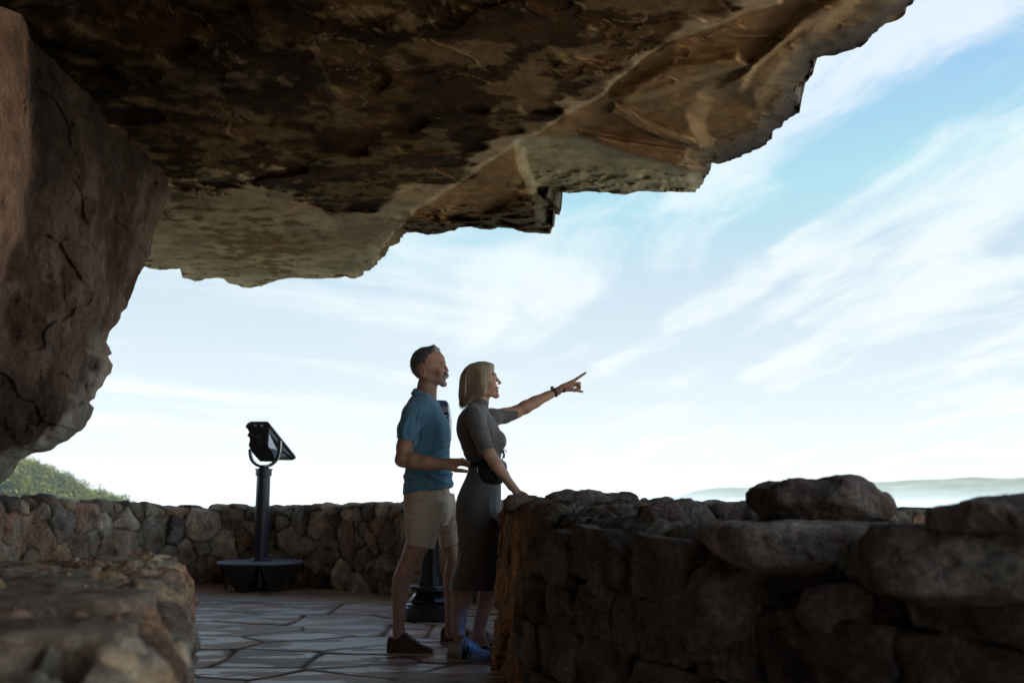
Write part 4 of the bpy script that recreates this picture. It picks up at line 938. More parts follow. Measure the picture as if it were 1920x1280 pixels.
sk = np.array([.52,.295,.20]); c = sk*(1 + .22*fbm(V*18, 3, 751)[:, None]) + 0*V; hd = (V[:, 2] > 1.4)
c = lerp(c, np.array([.52,.24,.18]), (np.exp(-(((pxv-923)/7)**2 + ((pyv-722)/6)**2))*.4*hd)[:, None])
lp = (np.exp(-((pyv-726.5)/1.5)**2) + np.exp(-((pyv-733.5)/1.8)**2))*(pxv > 927.5)*hd; c = lerp(c, np.array([.42,.19,.15]), np.clip(lp*.8, 0, 1)[:, None])
mo_ = np.exp(-((pyv-730)/1.4)**2)*(pxv > 925)*(pxv < 936)*hd; c = lerp(c, np.array([.12,.04,.035]), np.clip(mo_*.5, 0, 1)[:, None])
br_ = np.exp(-(((pyv-701.5)/1.2)**2))*(pxv > 922)*hd; c = lerp(c, np.array([.13,.09,.055]), np.clip(br_*.6, 0, 1)[:, None])
body = under(mesh_np('body', V, Q, m_skin, col=c), woman)
for s_ in (-1, 1): eye(woman, Wm(925.3,709,YW+s_*.029), .0112, s_)
ft = Field(ax_(Wm(924,730)[0], Wm(936,730)[0], .0015), ax_(YW-.03, YW+.03, .002), ax_(Wm(930,734)[2], Wm(930,726)[2], .0015)); ft.cone(Wm(932.4,729.8,YW-.022), Wm(932.4,729.8,YW+.022), .0045, .0045, k=0); Vt, Qt = ft.mesh(); under(mesh_np('teeth', Vt, Qt, m_teeth), woman)
# hair: chin-length blonde bob
hh_ = Field(ax_(Wm(854,720)[0], Wm(934,720)[0], .003), ax_(YW-.12, YW+.12, .003), ax_(Wm(890,764)[2], Wm(890,674)[2], .003))
hh_.loft(KW([(758,866,878,.035),(752,862,900,.070),(742,860.5,916,.088),(728,860.8,920,.092),(712,862,925,.093),(700,866,927,.088),(690,873,927,.075),(683,882,925,.055),(679,893,916,.03)], YW), k=.012, n=2.2)
x, y, z = np.meshgrid(*hh_.ax, indexing='ij', sparse=True); PXg, PYg = topix(np.stack(np.broadcast_arrays(x, y*0+YW, z), -1))
lo_ = sdpoly(np.stack([PXg, PYg], -1), [(850,670),(924,676),(927,684),(926,694),(925.5,706),(922,722),(918.5,741),(910,741),(905,747),(893,745),(884,752),(876,759),(867,762),(850,765)])
hh_.f = np.maximum(hh_.f, (lo_*PW*.8).astype(np.float32))
hh_.loft(KW([(764,884,925,.048),(745,886,938,.052),(720,900,938,.055),(703,908,938,.052),(694,916,938,.040)], YW), k=.006, op='sub')
V, Q = hh_.mesh(); N = vnorm(V, Q); ang = np.arctan2(V[:, 1]-YW, V[:, 0]-Wm(893,700)[0]); zt_ = V[:, 2]-Wm(893,680)[2]
st = vnoise(np.stack([ang*14, zt_*3, 0*ang], -1), 761); st2 = vnoise(np.stack([ang*36 + zt_*4, zt_*5, 0*ang], -1), 762); st3 = vnoise(np.stack([ang*85, zt_*9, 0*ang], -1), 764)
V = V + N*(.008*st + .005*st2 + .002*st3)[:, None]
c = lerp(np.array([.24,.185,.13]), np.array([.72,.60,.44]), sstep(-.35,.35,st2*.6+st*.5+st3*.6)[:, None]); c = lerp(c, np.array([.10,.065,.04]), sstep(.2,.5,-st3-st)[:, None]*.6)
hair = under(mesh_np('hair', V, Q, m_hairf, col=c), woman)
rg = np.random.default_rng(41); ps = []; cs = []
top = np.array(Wm(903,679.5)); 
for it_ in range(1620):
    a = rg.uniform(-pi, pi); fa = cos(a); 
    if fa > .55: a = rg.uniform(.95, pi)*rg.choice([-1, 1]); fa = cos(a)
    ex = Wm(893,0+720)[0] + fa*(.088 if fa < 0 else .080); ey = YW + sin(a)*.095
    pyb = np.interp(fa, [-1, -.5, 0, .6], [760, 757, 748, 742]) + rg.normal(0, 3.2); zb = Wm(890, pyb)[2]
    P = []
    for q in np.linspace(0, 1, 9):
        rr = sin(min(1, q*1.75)*pi/2)**.8; zz = top[2] + .001 - (top[2]-zb)*(q**1.35)
        xx = top[0] + (ex-top[0])*rr; yy = YW + (ey-YW)*rr
        if q > .7: xx += -.006*(q-.7)/.3*0 ; yy *= 1
        P.append((xx + rg.normal(0,.0006), yy + rg.normal(0,.0006), zz))
    jx, jy = rg.normal(0,.005,2); fly = it_ >= 1500; fo = rg.uniform(.05,.13) if fly else 0; cX = Wm(893,720)[0]; P = [(p[0]+jx*q_**2+(p[0]-cX)*fo*sin(q_*pi)**.5, p[1]+jy*q_**2+(p[1]-YW)*fo, p[2]+fo*.02) for p, q_ in zip(P, np.linspace(0,1,9))]; ps.append((P, rg.uniform(.0009,.0019)*(.45 if fly else 1))); cs.append(lerp(np.array([.22,.15,.085]), np.array([.54,.41,.25]), rg.random()**1.2))
Vs, Qs = tubes(ps, 1, .45, 3); o = mesh_np('hair_strand', Vs, Qs, m_hairf, col=np.repeat(np.array(cs), 27, 0)); o.parent = hair; o['kind'] = 'stuff'
# dress
fs_ = Field(ax_(Wm(838,900)[0], Wm(968,790,6.1)[0]+.02, .0045), uneven([(5.53, 6.2, .0045)]), uneven([(Wm(880,1115)[2], Wm(880,735)[2], .0045)]))
fs_.loft(KW([(758,880,908,.052),(764,874,913,.095),(772,865.5,918,.130),(782,859,925,.160),(795,855.8,932,.165),(808,855,938,.163),(820,857.5,944.5,.160),(830,861.5,946.5,.155),(840,865.5,944.5,.147),(853,871,940,.138),(866,876,938,.130),(878,878,938,.130),(890,875.5,939,.140),(905,869.5,940,.155),(920,863,940,.167),(935,857,939.5,.175),(950,854.8,940,.179),(968,855,944,.180),(985,857.5,948,.178),(1005,859,949,.178),(1030,859,948,.175),(1055,855,945,.178),(1078,846.5,942,.186),(1103,841.5,940,.192)], YW), k=.015, n=2.25)
fs_.cone(Wm(890,774,5.71), Wm(889,780,5.665), .060, .057, k=.03)
fs_.chain([Wm(889,780,5.665), Wm(899,812,5.625), Wm(912,845,5.60), Wm(917,856,5.598)], [.057,.051,.046,.045], k=.014)
fs_.cone(Wm(905,782,5.93), Wm(922,783,5.97), .060, .057, k=.03)
fs_.chain([Wm(922,783,5.97), Wm(945,779,6.04), Wm(966,772.5,6.085)], [.055,.048,.044], k=.014)
fs_.chain([Wm(902,741), Wm(898,764)], [.050,.056], k=.012)
fs_.ell(Wm(936,826,YW-.06), (.040,.055,.048), k=.03); fs_.ell(Wm(936,826,YW+.06), (.040,.055,.048), k=.03)
x, y, z = np.meshgrid(*fs_.ax, indexing='ij', sparse=True)
a = Wm(915,846.5,5.60); d_ = (ne-ns)/np.linalg.norm(ne-ns); cutn = (x-a[0])*(d_[0]) + (y-a[1])*d_[1] + (z-a[2])*d_[2]
selx = np.maximum(-cutn, np.sqrt((x-a[0]-.02)**2 + (y-a[1])**2 + (z-a[2]+.03)**2) - .085)       # beyond the near sleeve hem
fs_.f = np.where((y < 5.665), np.maximum(fs_.f, cutn.astype(np.float32) - 0*y), fs_.f) if False else np.maximum(fs_.f, np.where(y < 5.652, np.minimum(cutn, .085 - np.sqrt((x-a[0]-.02)**2 + (y-a[1])**2 + (z-a[2]+.03)**2)), -1).astype(np.float32))
a = Wm(961.5,774,6.085); d_ = (fe-fs0)/np.linalg.norm(fe-fs0); fs_.f = np.maximum(fs_.f, np.where(x > Wm(945,780)[0], (x-a[0])*d_[0] + (y-a[1])*d_[1] + (z-a[2])*d_[2], -1).astype(np.float32))
cp = Wm(903,748); fs_.f = np.maximum(fs_.f, np.where(z > Wm(900,764)[2], (x-cp[0])*.36 + (z-cp[2])*1.0, -1).astype(np.float32))
fs_.cone(Wm(903,742), Wm(901,752), .045, .0455, k=.002, op='sub')
fs_.chain([Wm(912,838,5.605), Wm(922,862,5.595)], [.039,.040], k=.003, op='sub'); fs_.chain([Wm(955,777,6.07), Wm(975,770,6.10)], [.040,.040], k=.003, op='sub')
fs_.loft(KW([(1090,853,935,.168),(1125,850,935,.172)], YW), k=.003, op='sub')
V, Q = fs_.mesh(); V = relax(V, Q, 2, .5); N = vnorm(V, Q); px, py = topix(V); nr = (V[:, 1] < YW)*1.
dsp = .0035*fbm(V*np.array([8,8,4]), 3, 771)
for a, b, w, h in [((896,765),(909,792),1.8,.006),((903,768),(912,798),1.6,-.005),((890,790),(910,800),2,.005),((888,800),(914,814),2,-.005),((892,815),(917,826),2,.005),((896,828),(918,836),1.8,-.004),((906,790),(916,812),1.8,-.007),((912,800),(925,812),1.6,.005),((872,852),(900,846),2.4,.005),((874,862),(898,860),2.2,-.005),((866,840),(890,836),2.2,.004),((915,960),(945,985),3.5,.006),((918,930),(921,965),5,.006),((857,1070),(872,1010),3,.006),((866,1085),(880,1030),3.4,-.005),((880,1100),(896,1020),5,.005),((933,800),(945,815),1.6,-.003)]: dsp += fold(px, py, a, b, w, h)*nr
far_ = (V[:, 1] > 5.98); dsp += far_*.0015*np.sin(px*1.3 + 2*np.sin(py*.4))*(px > 934)
V = V + N*(dsp*np.where((V[:, 1] < 5.66) & (V[:, 2] > 1.1), .9, 1.5))[:, None]; dr = under(mesh_np('dress', V, Q, m_dress), woman)
# turtleneck seam, scarf tie and lanyard
ps = [([Wm(909,764,5.80), Wm(916,776,5.79), Wm(925,795,5.775), Wm(935,815,5.765), Wm(939,836,5.77), Wm(939,850,5.77)], .0065), ([Wm(912,764,5.84), Wm(921,776,5.83), Wm(930,795,5.82), Wm(939,815,5.82), Wm(942,838,5.82)], .0055)]
Vs, Qs = tubes(ps, 1, .8, 8); o = mesh_np('neck_strap', Vs, Qs, m_black); o.parent = dr
kn = Wm(943,846,5.74); ps = [([kn, kn+np.array([.015,0,.012]), kn+np.array([.022,0,-.004]), kn+np.array([.012,0,-.006])], .003), ([kn, kn+np.array([-.012,0,.010]), kn+np.array([-.022,0,.004])], .003), ([kn, kn+np.array([.004,0,-.02]), kn+np.array([-.004,0,-.045])], .004), ([kn, kn+np.array([.010,0,-.018]), kn+np.array([.006,0,-.04])], .004), ([kn+np.array([-.006,0,.0]), kn+np.array([.008,0,.001])], .008)]
Vs, Qs = tubes(ps, 1, .8, 6); o = mesh_np('bow', Vs, Qs, m_black); o.parent = dr
# waist bag
fb = Field(ax_(Wm(884,880)[0], Wm(957,880)[0], .004), ax_(5.60, 6.02, .004), ax_(Wm(900,918)[2], Wm(900,858)[2], .004))
fb.loft(KW([(911,905,933,.10,5.80),(905,897,941,.145,5.80),(892,893,948.5,.158,5.80),(878,891.5,951,.158,5.80),(868,893,949,.150,5.80),(862,897,943,.138,5.80)], 5.80), k=.02, n=2.8)
V, Q = fb.mesh(); V = relax(V, Q, 3, .5); N = vnorm(V, Q); V = V + N*(.004*fbm(V*14, 3, 781))[:, None]
bag = empty('waist_bag', (float(Wm(920,905)[0]), 5.80, float(Wm(920,905)[2]))); tag(bag, 'black zipped waist bag worn on the woman\'s hip over her dress', 'bag'); under(mesh_np('pouch', V, Q, m_black), bag)
z0_, z1_ = Wm(894,873,5.665), Wm(896,886,5.66); ps = [([z0_, (z0_+z1_)/2+np.array([-.001,-.004,0]), z1_], .0028)]; Vs, Qs = tubes(ps, 1, .7, 6); under(mesh_np('zip_puller', Vs, Qs, m_metal), bag)
th = np.linspace(0, 2*pi, 60, endpoint=False); rows = []
for dz, rr in ((.012,1.0),(.012,1.03),(-.012,1.03),(-.012,1.0)):
    cc_ = Wm(908,872); rows.append(np.stack([cc_[0] + np.cos(th)*.098*rr, YW + np.sin(th)*.134*rr, cc_[2]+dz + 0*th], -1))
Gs = np.stack(rows, 0); under(mesh_np('strap', Gs.reshape(-1, 3), gridfaces(4, 60, wrapm=True), m_black), bag)
# watch and bracelets on the pointing arm
def ring(name, c, d, r, rt, mt, parent, sides=8, n=40, sq=1.0):
    d = np.array(d)/np.linalg.norm(d); a = np.cross(d, [0, 1, 0]); a /= np.linalg.norm(a); b = np.cross(d, a); th = np.linspace(0, 2*pi, n, endpoint=False); ph = np.linspace(0, 2*pi, sides, endpoint=False)
    C_ = c + r*(np.cos(th)[:, None]*a + np.sin(th)[:, None]*b); R_ = np.cos(th)[:, None]*a + np.sin(th)[:, None]*b
    G = C_[:, None] + rt*(np.cos(ph)[None, :, None]*R_[:, None] + sq*np.sin(ph)[None, :, None]*d); return G.reshape(-1, 3), gridfaces(n, sides, True, True)
ad = fw - fe; ad /= np.linalg.norm(ad); wc = Wm(1040,735.8,6.157)
wat = empty('watch', tuple(float(v) for v in wc)); tag(wat, 'dark watch with steel rim on the wrist of the pointing arm', 'watch')
V, Q = ring('', wc, ad, .0265, .003, m_black, None, sq=3.0); under(mesh_np('strap', V, Q, m_black), wat)
up = np.cross(ad, [0, 1, 0]); up = -up/np.linalg.norm(up) if up[2] < 0 else up/np.linalg.norm(up)
V, Q = ring('', wc + up*.031, up, .012, .003, m_metal, None); under(mesh_np('bezel', V, Q, m_metal), wat)
fw_ = Field(ax_(wc[0]-.03, wc[0]+.03, .002), ax_(wc[1]-.03, wc[1]+.03, .002), ax_(wc[2]-.01, wc[2]+.05, .002)); fw_.cone(wc+up*.029, wc+up*.033, .0115, .0115, k=0); V, Q = fw_.mesh(); under(mesh_np('dial', V, Q, m_watch), wat)
brn_ = 0
for (px_, py_, r_, tl_, mt_) in [(1031.5,739.5,.0285,(.2,0,.25),m_metal),(1047,732.5,.0255,(-.1,0,-.2),m_black)]:
    c_ = Wm(px_, py_, 6.155); V, Q = ring('', c_, ad + np.array(tl_), r_, .0016 if brn_ == 0 else .0022, mt_, None)
    o = mesh_np('bracelet', V, Q, mt_); tag(o, ['thin silver bangle loose on the pointing arm behind the watch', 'dark beaded bracelet at the wrist of the pointing hand'][brn_], 'bracelet'); brn_ += 1
m_tsole = m_rubber
x0 = float(atZ(838.5, 1240, 0)[0]); x1 = float(atZ(928, 1238, 0)[0]); shoe(woman, x0, x1, 5.69, .07, trainer=True, lace=m_lace, yaw=-.04)
x0 = float(atZ(878, 1221, 0)[0]); shoe(woman, x0, x0+.26, 6.0, .07, trainer=True, lace=m_lace, yaw=.04)
# ================================================================== capstones on the right wall
WALL_R = bpy.data.objects['stone_parapet.001']
def capstone(rows, Y, seed, tint=1.0, hd=.16, n=3.0, amp=.016, flat=.5, name='capstone', cuts=9):
    K = []
    for r in rows:
        y = r[4] if len(r) > 4 else Y; a = atY(r[1], r[0], y); b = atY(r[2], r[0], y); K.append((a[2], a[0], b[0], r[3], y))
    K = np.array(K); st = .006
    f = Field(ax_(K[:, 1].min()-.04, K[:, 2].max()+.04, st), ax_((K[:, 4]-K[:, 3]).min()-.04, (K[:, 4]+K[:, 3]).max()+.04, st), ax_(K[:, 0].min()-.03, K[:, 0].max()+.03, st))
    f.loft([tuple(k) for k in K], k=.02, n=n)
    rr_ = np.random.default_rng(seed); cm = K[:, 1:3].mean(); hx_ = (K[:, 2].max()-K[:, 1].min())/2; hz_ = (K[:, 0].max()-K[:, 0].min())/2; cc_ = np.array([cm, K[:, 4].mean(), K[:, 0].mean()])
    for _ in range(cuts):
        v = rr_.normal(0, 1, 3)*np.array([1, 1.2, .8]); v /= np.linalg.norm(v); f.plane(cc_ + v*np.linalg.norm(v*np.array([hx_, K[:, 3].max(), hz_]))*rr_.uniform(.90, 1.12), v)
    V, Q = f.mesh(); V = relax(V, Q, 2, .5); N = vnorm(V, Q)
    fac = vnoise(V*9, seed); fac2 = np.abs(vnoise(V*np.array([6,6,16]) + 3, seed+1))
    V = V + N*(amp*fac + amp*.8*(fac2-.2) + .004*fbm(V*30, 4, seed+2) + amp*.5*sstep(.0,.03,fbm(V*np.array([7,7,12]),2,seed+4)))[:, None]
    c = tint*np.array([.17,.125,.10])*(1 + .7*fbm(V*8, 5, seed+3))[:, None]
    c = lerp(c, np.array([.26,.22,.18]), (sstep(.1,.3,fbm(V*5,4,seed+6))*.6)[:, None])
    return mesh_np(name, V, Q, m_stone, WALL_R, col=np.clip(c, .01, .6))
o = capstone([(897,1568,1606,.05),(901,1500,1616,.09),(907,1430,1625,.12),(914,1408,1634,.14),(926,1406,1645,.155),(940,1412,1654,.165),(953,1422,1660,.165),(966,1436,1658,.15),(978,1455,1648,.11)], 3.2, 1001, 1.15); o['label'] = 'long brown boulder lying highest on the wall'
o = capstone([(979,1356,1618,.26),(984,1340,1642,.29),(996,1334,1628,.30),(1016,1338,1604,.29),(1038,1346,1588,.28),(1056,1372,1560,.25),(1066,1410,1530,.18)], 2.98, 1011, 1.9, n=8, amp=.006, cuts=3); o['label'] = 'flat topped slab with a skylit pale edge'  # tint raised to paint in skylight on the slab top
capstone([(927,1915,2300,.06),(936,1850,2340,.10),(948,1785,2360,.13),(960,1722,2370,.15),(975,1702,2370,.15),(992,1716,2370,.13)], 2.25, 1021, .95, n=5, amp=.010)
capstone([(986,1640,2320,.12),(992,1618,2340,.16),(1020,1612,2350,.17),(1060,1625,2350,.17),(1100,1640,2340,.15),(1125,1700,2300,.10)], 2.32, 1031, .9, n=7, amp=.010)
capstone([(940,1282,1302,.03),(946,1240,1322,.07),(956,1208,1332,.10),(975,1194,1340,.12),(996,1190,1334,.12),(1012,1215,1300,.08)], 3.72, 1041, 1.1)
capstone([(942,1345,1405,.05),(949,1325,1425,.08),(965,1318,1432,.09),(985,1325,1425,.08)], 3.75, 1051, 1.2)
capstone([(921,1060,1150,.05),(927,1030,1180,.10),(936,1010,1195,.13),(952,1010,1200,.13),(965,1040,1180,.08)], 5.25, 1061, 1.2)
capstone([(931,955,1005,.05),(938,946,1015,.08),(950,944,1020,.09),(964,955,1012,.07)], 5.25, 1071, 1.3)
capstone([(950,1130,1215,.05),(958,1110,1228,.09),(975,1110,1225,.10),(990,1130,1200,.06)], 4.35, 1081, 1.1)
capstone([(1045,1130,1280,.05),(1060,1110,1300,.07),(1120,1100,1310,.08),(1180,1120,1290,.05)], 3.70, 1091, .9, name='face_stone')
capstone([(1050,1330,1500,.05),(1080,1300,1540,.07),(1160,1280,1545,.08),(1240,1290,1520,.06)], 3.02, 1101, .9, name='face_stone')
capstone([(1100,1520,1680,.05),(1115,1505,1740,.07),(1160,1500,1760,.07),(1185,1530,1730,.05)], 2.70, 1111, 1.0, name='face_stone')
capstone([(969,1425,1480,.02),(974,1420,1486,.04),(984,1420,1490,.04)], 3.5, 1121, .9)

def block(c0, size, yaw, seed, tint, parent, name='stone', pal=(.17,.13,.105), res=16, cut=1.0, roll=0.0):
    rr = np.random.default_rng(seed); u = np.linspace(-1, 1, res); A, B = np.meshgrid(u, u, indexing='ij'); V = []; Q = []; off = 0
    for ax in range(3):
        for sg in (-1, 1):
            P = np.zeros((res, res, 3)); P[..., ax] = sg; P[..., (ax+1) % 3] = A; P[..., (ax+2) % 3] = B
            q = gridfaces(res, res); Q.append((q if sg > 0 else q[:, ::-1]) + off); V.append(P.reshape(-1, 3)); off += res*res
    V = np.concatenate(V)*np.array(size)/2; Q = np.concatenate(Q); m = min(size)
    for _ in range(11):
        n = rr.normal(0, 1, 3)*np.array([1, 1, 1.1]); n /= np.linalg.norm(n); o_ = np.abs(n*np.array(size)/2).sum()*rr.uniform(.70, .97)
        d_ = np.maximum(0, V@n - o_); V = V - d_[:, None]*n
    dirn = V/np.linalg.norm(V, axis=1, keepdims=True); w = V + np.array(c0)
    V = V + dirn*(.010*vnoise(w*11, seed) + .007*fbm(w*26, 4, seed+1) + .008*sstep(0,.02,fbm(w*np.array([8,8,22]), 3, seed+2)))[:, None]*min(1, m/.12)
    c_, s_ = cos(yaw), sin(yaw); cr, sr = cos(roll), sin(roll); V = np.stack([V[:, 0]*cr - V[:, 2]*sr, V[:, 1], V[:, 0]*sr + V[:, 2]*cr], -1)
    V = np.stack([V[:, 0]*c_ - V[:, 1]*s_, V[:, 0]*s_ + V[:, 1]*c_, V[:, 2]], -1) + np.array(c0)
    c = tint*np.array(pal)*(1 + .7*fbm(w*7, 5, seed+3))[:, None]; c = lerp(c, np.array([.30,.26,.21])*tint, (sstep(.12,.32,fbm(w*5,4,seed+6))*.5)[:, None])
    key = np.round(V, 5); _, first, inv = np.unique(key, axis=0, return_index=True, return_inverse=True); inv = inv.ravel()
    return mesh_np(name, V[first], inv[Q], m_stone, parent, col=np.clip(c[first], .01, .7))
rb = np.random.default_rng(505)
def wallpath(cen, half, side):
    p = resample(smoothpath(cen, 3), step=.02); t = np.gradient(p, axis=0); t /= np.linalg.norm(t, axis=1, keepdims=True); n = np.c_[t[:, 1], -t[:, 0]]*side
    d = np.r_[0, np.cumsum(np.linalg.norm(np.diff(p, axis=0), axis=1))]; return lambda s: (np.array([np.interp(s, d, p[:, 0] + n[:, 0]*half), np.interp(s, d, p[:, 1] + n[:, 1]*half)]), math.atan2(np.interp(s, d, t[:, 1]), np.interp(s, d, t[:, 0]))), d[-1]
fpos, Lw = wallpath(cenr, .33, 1)            # cenr runs towards the viewer: its right-hand side is the face we see
PR = [(.15,.115,.09),(.13,.105,.09),(.17,.14,.11),(.12,.095,.08)]
for z0_, z1_ in [(-.05,.16),(.16,.36),(.36,.55),(.55,.74)]:
    s_ = 1.15 + rb.uniform(-.1, .1)
    while s_ < Lw - .5:
        L_ = rb.uniform(.20, .50); (pp_, yw_) = fpos(s_ + L_/2); h_ = (z1_-z0_)*rb.uniform(.92, 1.12)
        u_, _v = topix(np.array([pp_[0], pp_[1], .7]))
        if not (z1_ > .7 and 1290 < u_ < 1690): block((pp_[0]+.02, pp_[1]+.01, (z0_+z1_)/2 + rb.uniform(-.01,.01)), (L_*1.02, .20 + rb.uniform(-.03,.04), h_), yw_, int(rb.integers(1e6)), rb.uniform(.8, 1.25), WALL_R, pal=PR[int(rb.integers(4))], roll=rb.uniform(-.09,.09))
        s_ += L_
WALL_L = bpy.data.objects['stone_parapet.002']
lpos, Ll = wallpath(cenl, 0, 1)
PLc = [(.36,.25,.17),(.42,.32,.23),(.30,.22,.17),(.46,.36,.27),(.36,.21,.13)]
s_ = .12
while s_ < 2.6:
    L_ = rb.uniform(.20, .36)
    (pp_, yw_) = lpos(s_ + L_/2); off_ = -.36
    while off_ < .36:
        w_ = rb.uniform(.20, .38); w_ = min(w_, .40 - off_); cx_o = off_ + w_/2; nrm = np.array([sin(yw_), -cos(yw_)])
        if w_ > .08: block((pp_[0]+nrm[0]*cx_o, pp_[1]+nrm[1]*cx_o, .572 + rb.uniform(-.02,.02)), (L_*1.02, w_*1.0, .13), yw_ + rb.uniform(-.12,.12), int(rb.integers(1e6)), rb.uniform(.85, 1.2), WALL_L, pal=PLc[int(rb.integers(5))], roll=rb.uniform(-.08,.08))
        off_ += w_
    s_ += L_

# ================================================================== tower viewers
m_blk = mat('black_enamel', base=(.012,.014,.018), rough=.32, metal=.0, spec=.6, coat=.4, bump=[(70,.12,.002)], noise=(6,.7,1.4))
m_grey = mat('grey_enamel', base=(.05,.055,.065), rough=.35, metal=.3, bump=[(70,.1,.002)], noise=(5,.75,1.3))
m_plate = mat('plate_steel', base=(.30,.32,.38), rough=.42, metal=.3)
m_silver = mat('brushed_silver', base=(.45,.48,.55), rough=.35, metal=.85)
m_glass = mat('lens_glass', base=(.01,.012,.02), rough=.05, coat=1)
def pyd(name, verts, faces, m, parent=None, smooth=False, bevel=0):
    me = bpy.data.meshes.new(name); me.from_pydata([tuple(map(float, v)) for v in verts], [], faces); me.update(); me.validate(); me.materials.append(m)
    for p in me.polygons: p.use_smooth = smooth
    o = bpy.data.objects.new(name, me); COL.objects.link(o)
    if parent is not None: under(o, parent)
    if bevel:
        b = o.modifiers.new('bevel', 'BEVEL'); b.width = bevel; b.segments = 2; b.limit_method = 'ANGLE'
    return o
def lathe(name, prof, c, m, parent, n=64, tilt=None, smooth=True):
    th = np.linspace(0, 2*pi, n, endpoint=False); V = []; 
    for r, z in prof:
        for t in th: V.append((c[0]+r*cos(t), c[1]+r*sin(t), c[2]+z))
    fc = [(k*n+i, k*n+(i+1) % n, (k+1)*n+(i+1) % n, (k+1)*n+i) for k in range(len(prof)-1) for i in range(n)]
    fc += [tuple(range(n))[::-1], tuple(range((len(prof)-1)*n, len(prof)*n))]
    o = pyd(name, V, fc, m, parent, smooth)
    if smooth:
        e = o.modifiers.new('edge', 'EDGE_SPLIT'); e.split_angle = radians(35)
    return o
def prism(name, poly, vec, m, parent, scale=1.0, about=None, bevel=.004):
    A = np.array(poly, float); n = len(A); about = A.mean(0) if about is None else np.array(about); B = about + (A-about)*np.array(scale) + np.array(vec)
    return pyd(name, np.vstack([A, B]), [tuple(range(n))[::-1], tuple(range(n, 2*n))] + [(i, (i+1) % n, n+(i+1) % n, n+i) for i in range(n)], m, parent, False, bevel)
cA = np.array([atY(488, 1050, 10.35)[0], 10.35, 0.]); XA = cA[0]
va = empty('tower_viewer', (XA, 10.35, 0)); tag(va, 'black coin viewer on a tall pole and round footplate, alone at the left', 'binoculars', 'coin viewers on the terrace')
disc = lathe('footplate', [(.10,.262),(.41,.258),(.428,.262),(.430,.272),(.424,.282),(.08,.284)], cA, m_plate, va, n=96)
tr = []
for i in range(-13, 14):
    for j in range(-13, 14):
        x_, y_ = i*.032, j*.032
        if .10 < math.hypot(x_, y_) < .405: tr.append((x_, y_, (i+j) % 2))
V = []; Fq = []
for x_, y_, s_ in tr:
    a, b_ = (.011, .0035) if s_ else (.0035, .011); k = len(V)
    V += [(XA+x_-a, 10.35+y_-b_, .2835), (XA+x_+a, 10.35+y_-b_, .2835), (XA+x_+a, 10.35+y_+b_, .2835), (XA+x_-a, 10.35+y_+b_, .2835), (XA+x_, 10.35+y_, .2880)]
    Fq += [(k, k+1, k+4), (k+1, k+2, k+4), (k+2, k+3, k+4), (k+3, k, k+4)]
o = pyd('tread_pattern', V, Fq, m_plate); o.parent = disc; o['kind'] = 'stuff'
for k, a in enumerate(np.radians([-168, -108, -48, 12, 72, 132])):
    r0, r1 = .375, .33; d = np.array([cos(a), sin(a), 0]); t = np.array([-sin(a), cos(a), 0]); P = []
    for (r, w, z) in [(r0,.185,.256),(r0,.17,.20),(r1,.065,.02),(r1,.065,.0)]: P.append((cA + d*r - t*w + [0,0,z], cA + d*r + t*w + [0,0,z]))
    poly = [p[0] for p in P] + [p[1] for p in P[::-1]]
    n = len(poly); A = np.array(poly); B = A - d*.012
    pyd('leg', np.vstack([A, B]), [tuple(range(n)), tuple(range(n, 2*n))[::-1]] + [(i, n+i, n+(i+1) % n, (i+1) % n) for i in range(n)], m_blk, va)
lathe('hub', [(.06,.02),(.11,.02),(.11,.255),(.06,.255)], cA, m_blk, va)
lathe('flange', [(.115,.285),(.118,.292),(.112,.300),(.094,.306),(.090,.318),(.086,.322),(.086,.335),(.07,.336)], cA, m_grey, va)
ztop_ = float(atY(490, 890, 10.35)[2])
lathe('pole', [(.074,.30),(.072,.8),(.068,ztop_)], cA, m_grey, va)
lathe('collar', [(.066,ztop_-.012),(.082,ztop_-.010),(.082,ztop_+.050),(.090,ztop_+.052),(.090,ztop_+.062),(.05,ztop_+.068),(.052,ztop_+.085),(.064,ztop_+.088),(.064,ztop_+.10),(.02,ztop_+.104)], cA, m_grey, va)
# yoke
YA = 10.33
yk = [atY(a, b, YA+dy) for a, b, dy in [(469.5,842,-.02),(469.5,852,-.02),(472,862,-.01),(479,870,0),(489,874.5,0),(501,874,-.03),(512,869,-.10),(520,860,-.18),(524,848,-.21),(525,835,-.21),(525,826,-.21)]]
def flatbar(name, P, w, t, m, parent):
    P = np.array(P); P = smoothpath(P, 2); T = np.gradient(P, axis=0); T /= np.linalg.norm(T, axis=1, keepdims=True); Yv = np.array([0, 1, 0.]); Nn = np.cross(T, Yv); Nn /= np.linalg.norm(Nn, axis=1, keepdims=True)
    G = np.stack([P + Nn*t - Yv*w, P + Nn*t + Yv*w, P - Nn*t + Yv*w, P - Nn*t - Yv*w], 1); n = len(P)
    V = G.reshape(-1, 3); fc = [tuple(q) for q in gridfaces(n, 4, wrapm=True)] + [(3,2,1,0), (4*n-4, 4*n-3, 4*n-2, 4*n-1)]
    return pyd(name, V, [tuple(int(v) for v in f_) for f_ in fc], m, parent, False, .004)
flatbar('yoke', yk, .035, .013, m_blk, va)
YB = 10.18; ev = np.array([.215, .30, -.315])
hp = [atY(a, b, YB) for a, b in [(462,799.5),(505,799.5),(504,812),(499,826),(502.5,836),(511,848),(514,858),(509.5,865.5),(487,865),(478,855),(470.5,845),(465.5,835),(468,824),(466,816),(467,811)]]
hd = prism('housing', hp, ev*.50, m_blk, va, scale=(.92,1,.45), about=atY(484, 799, YB))
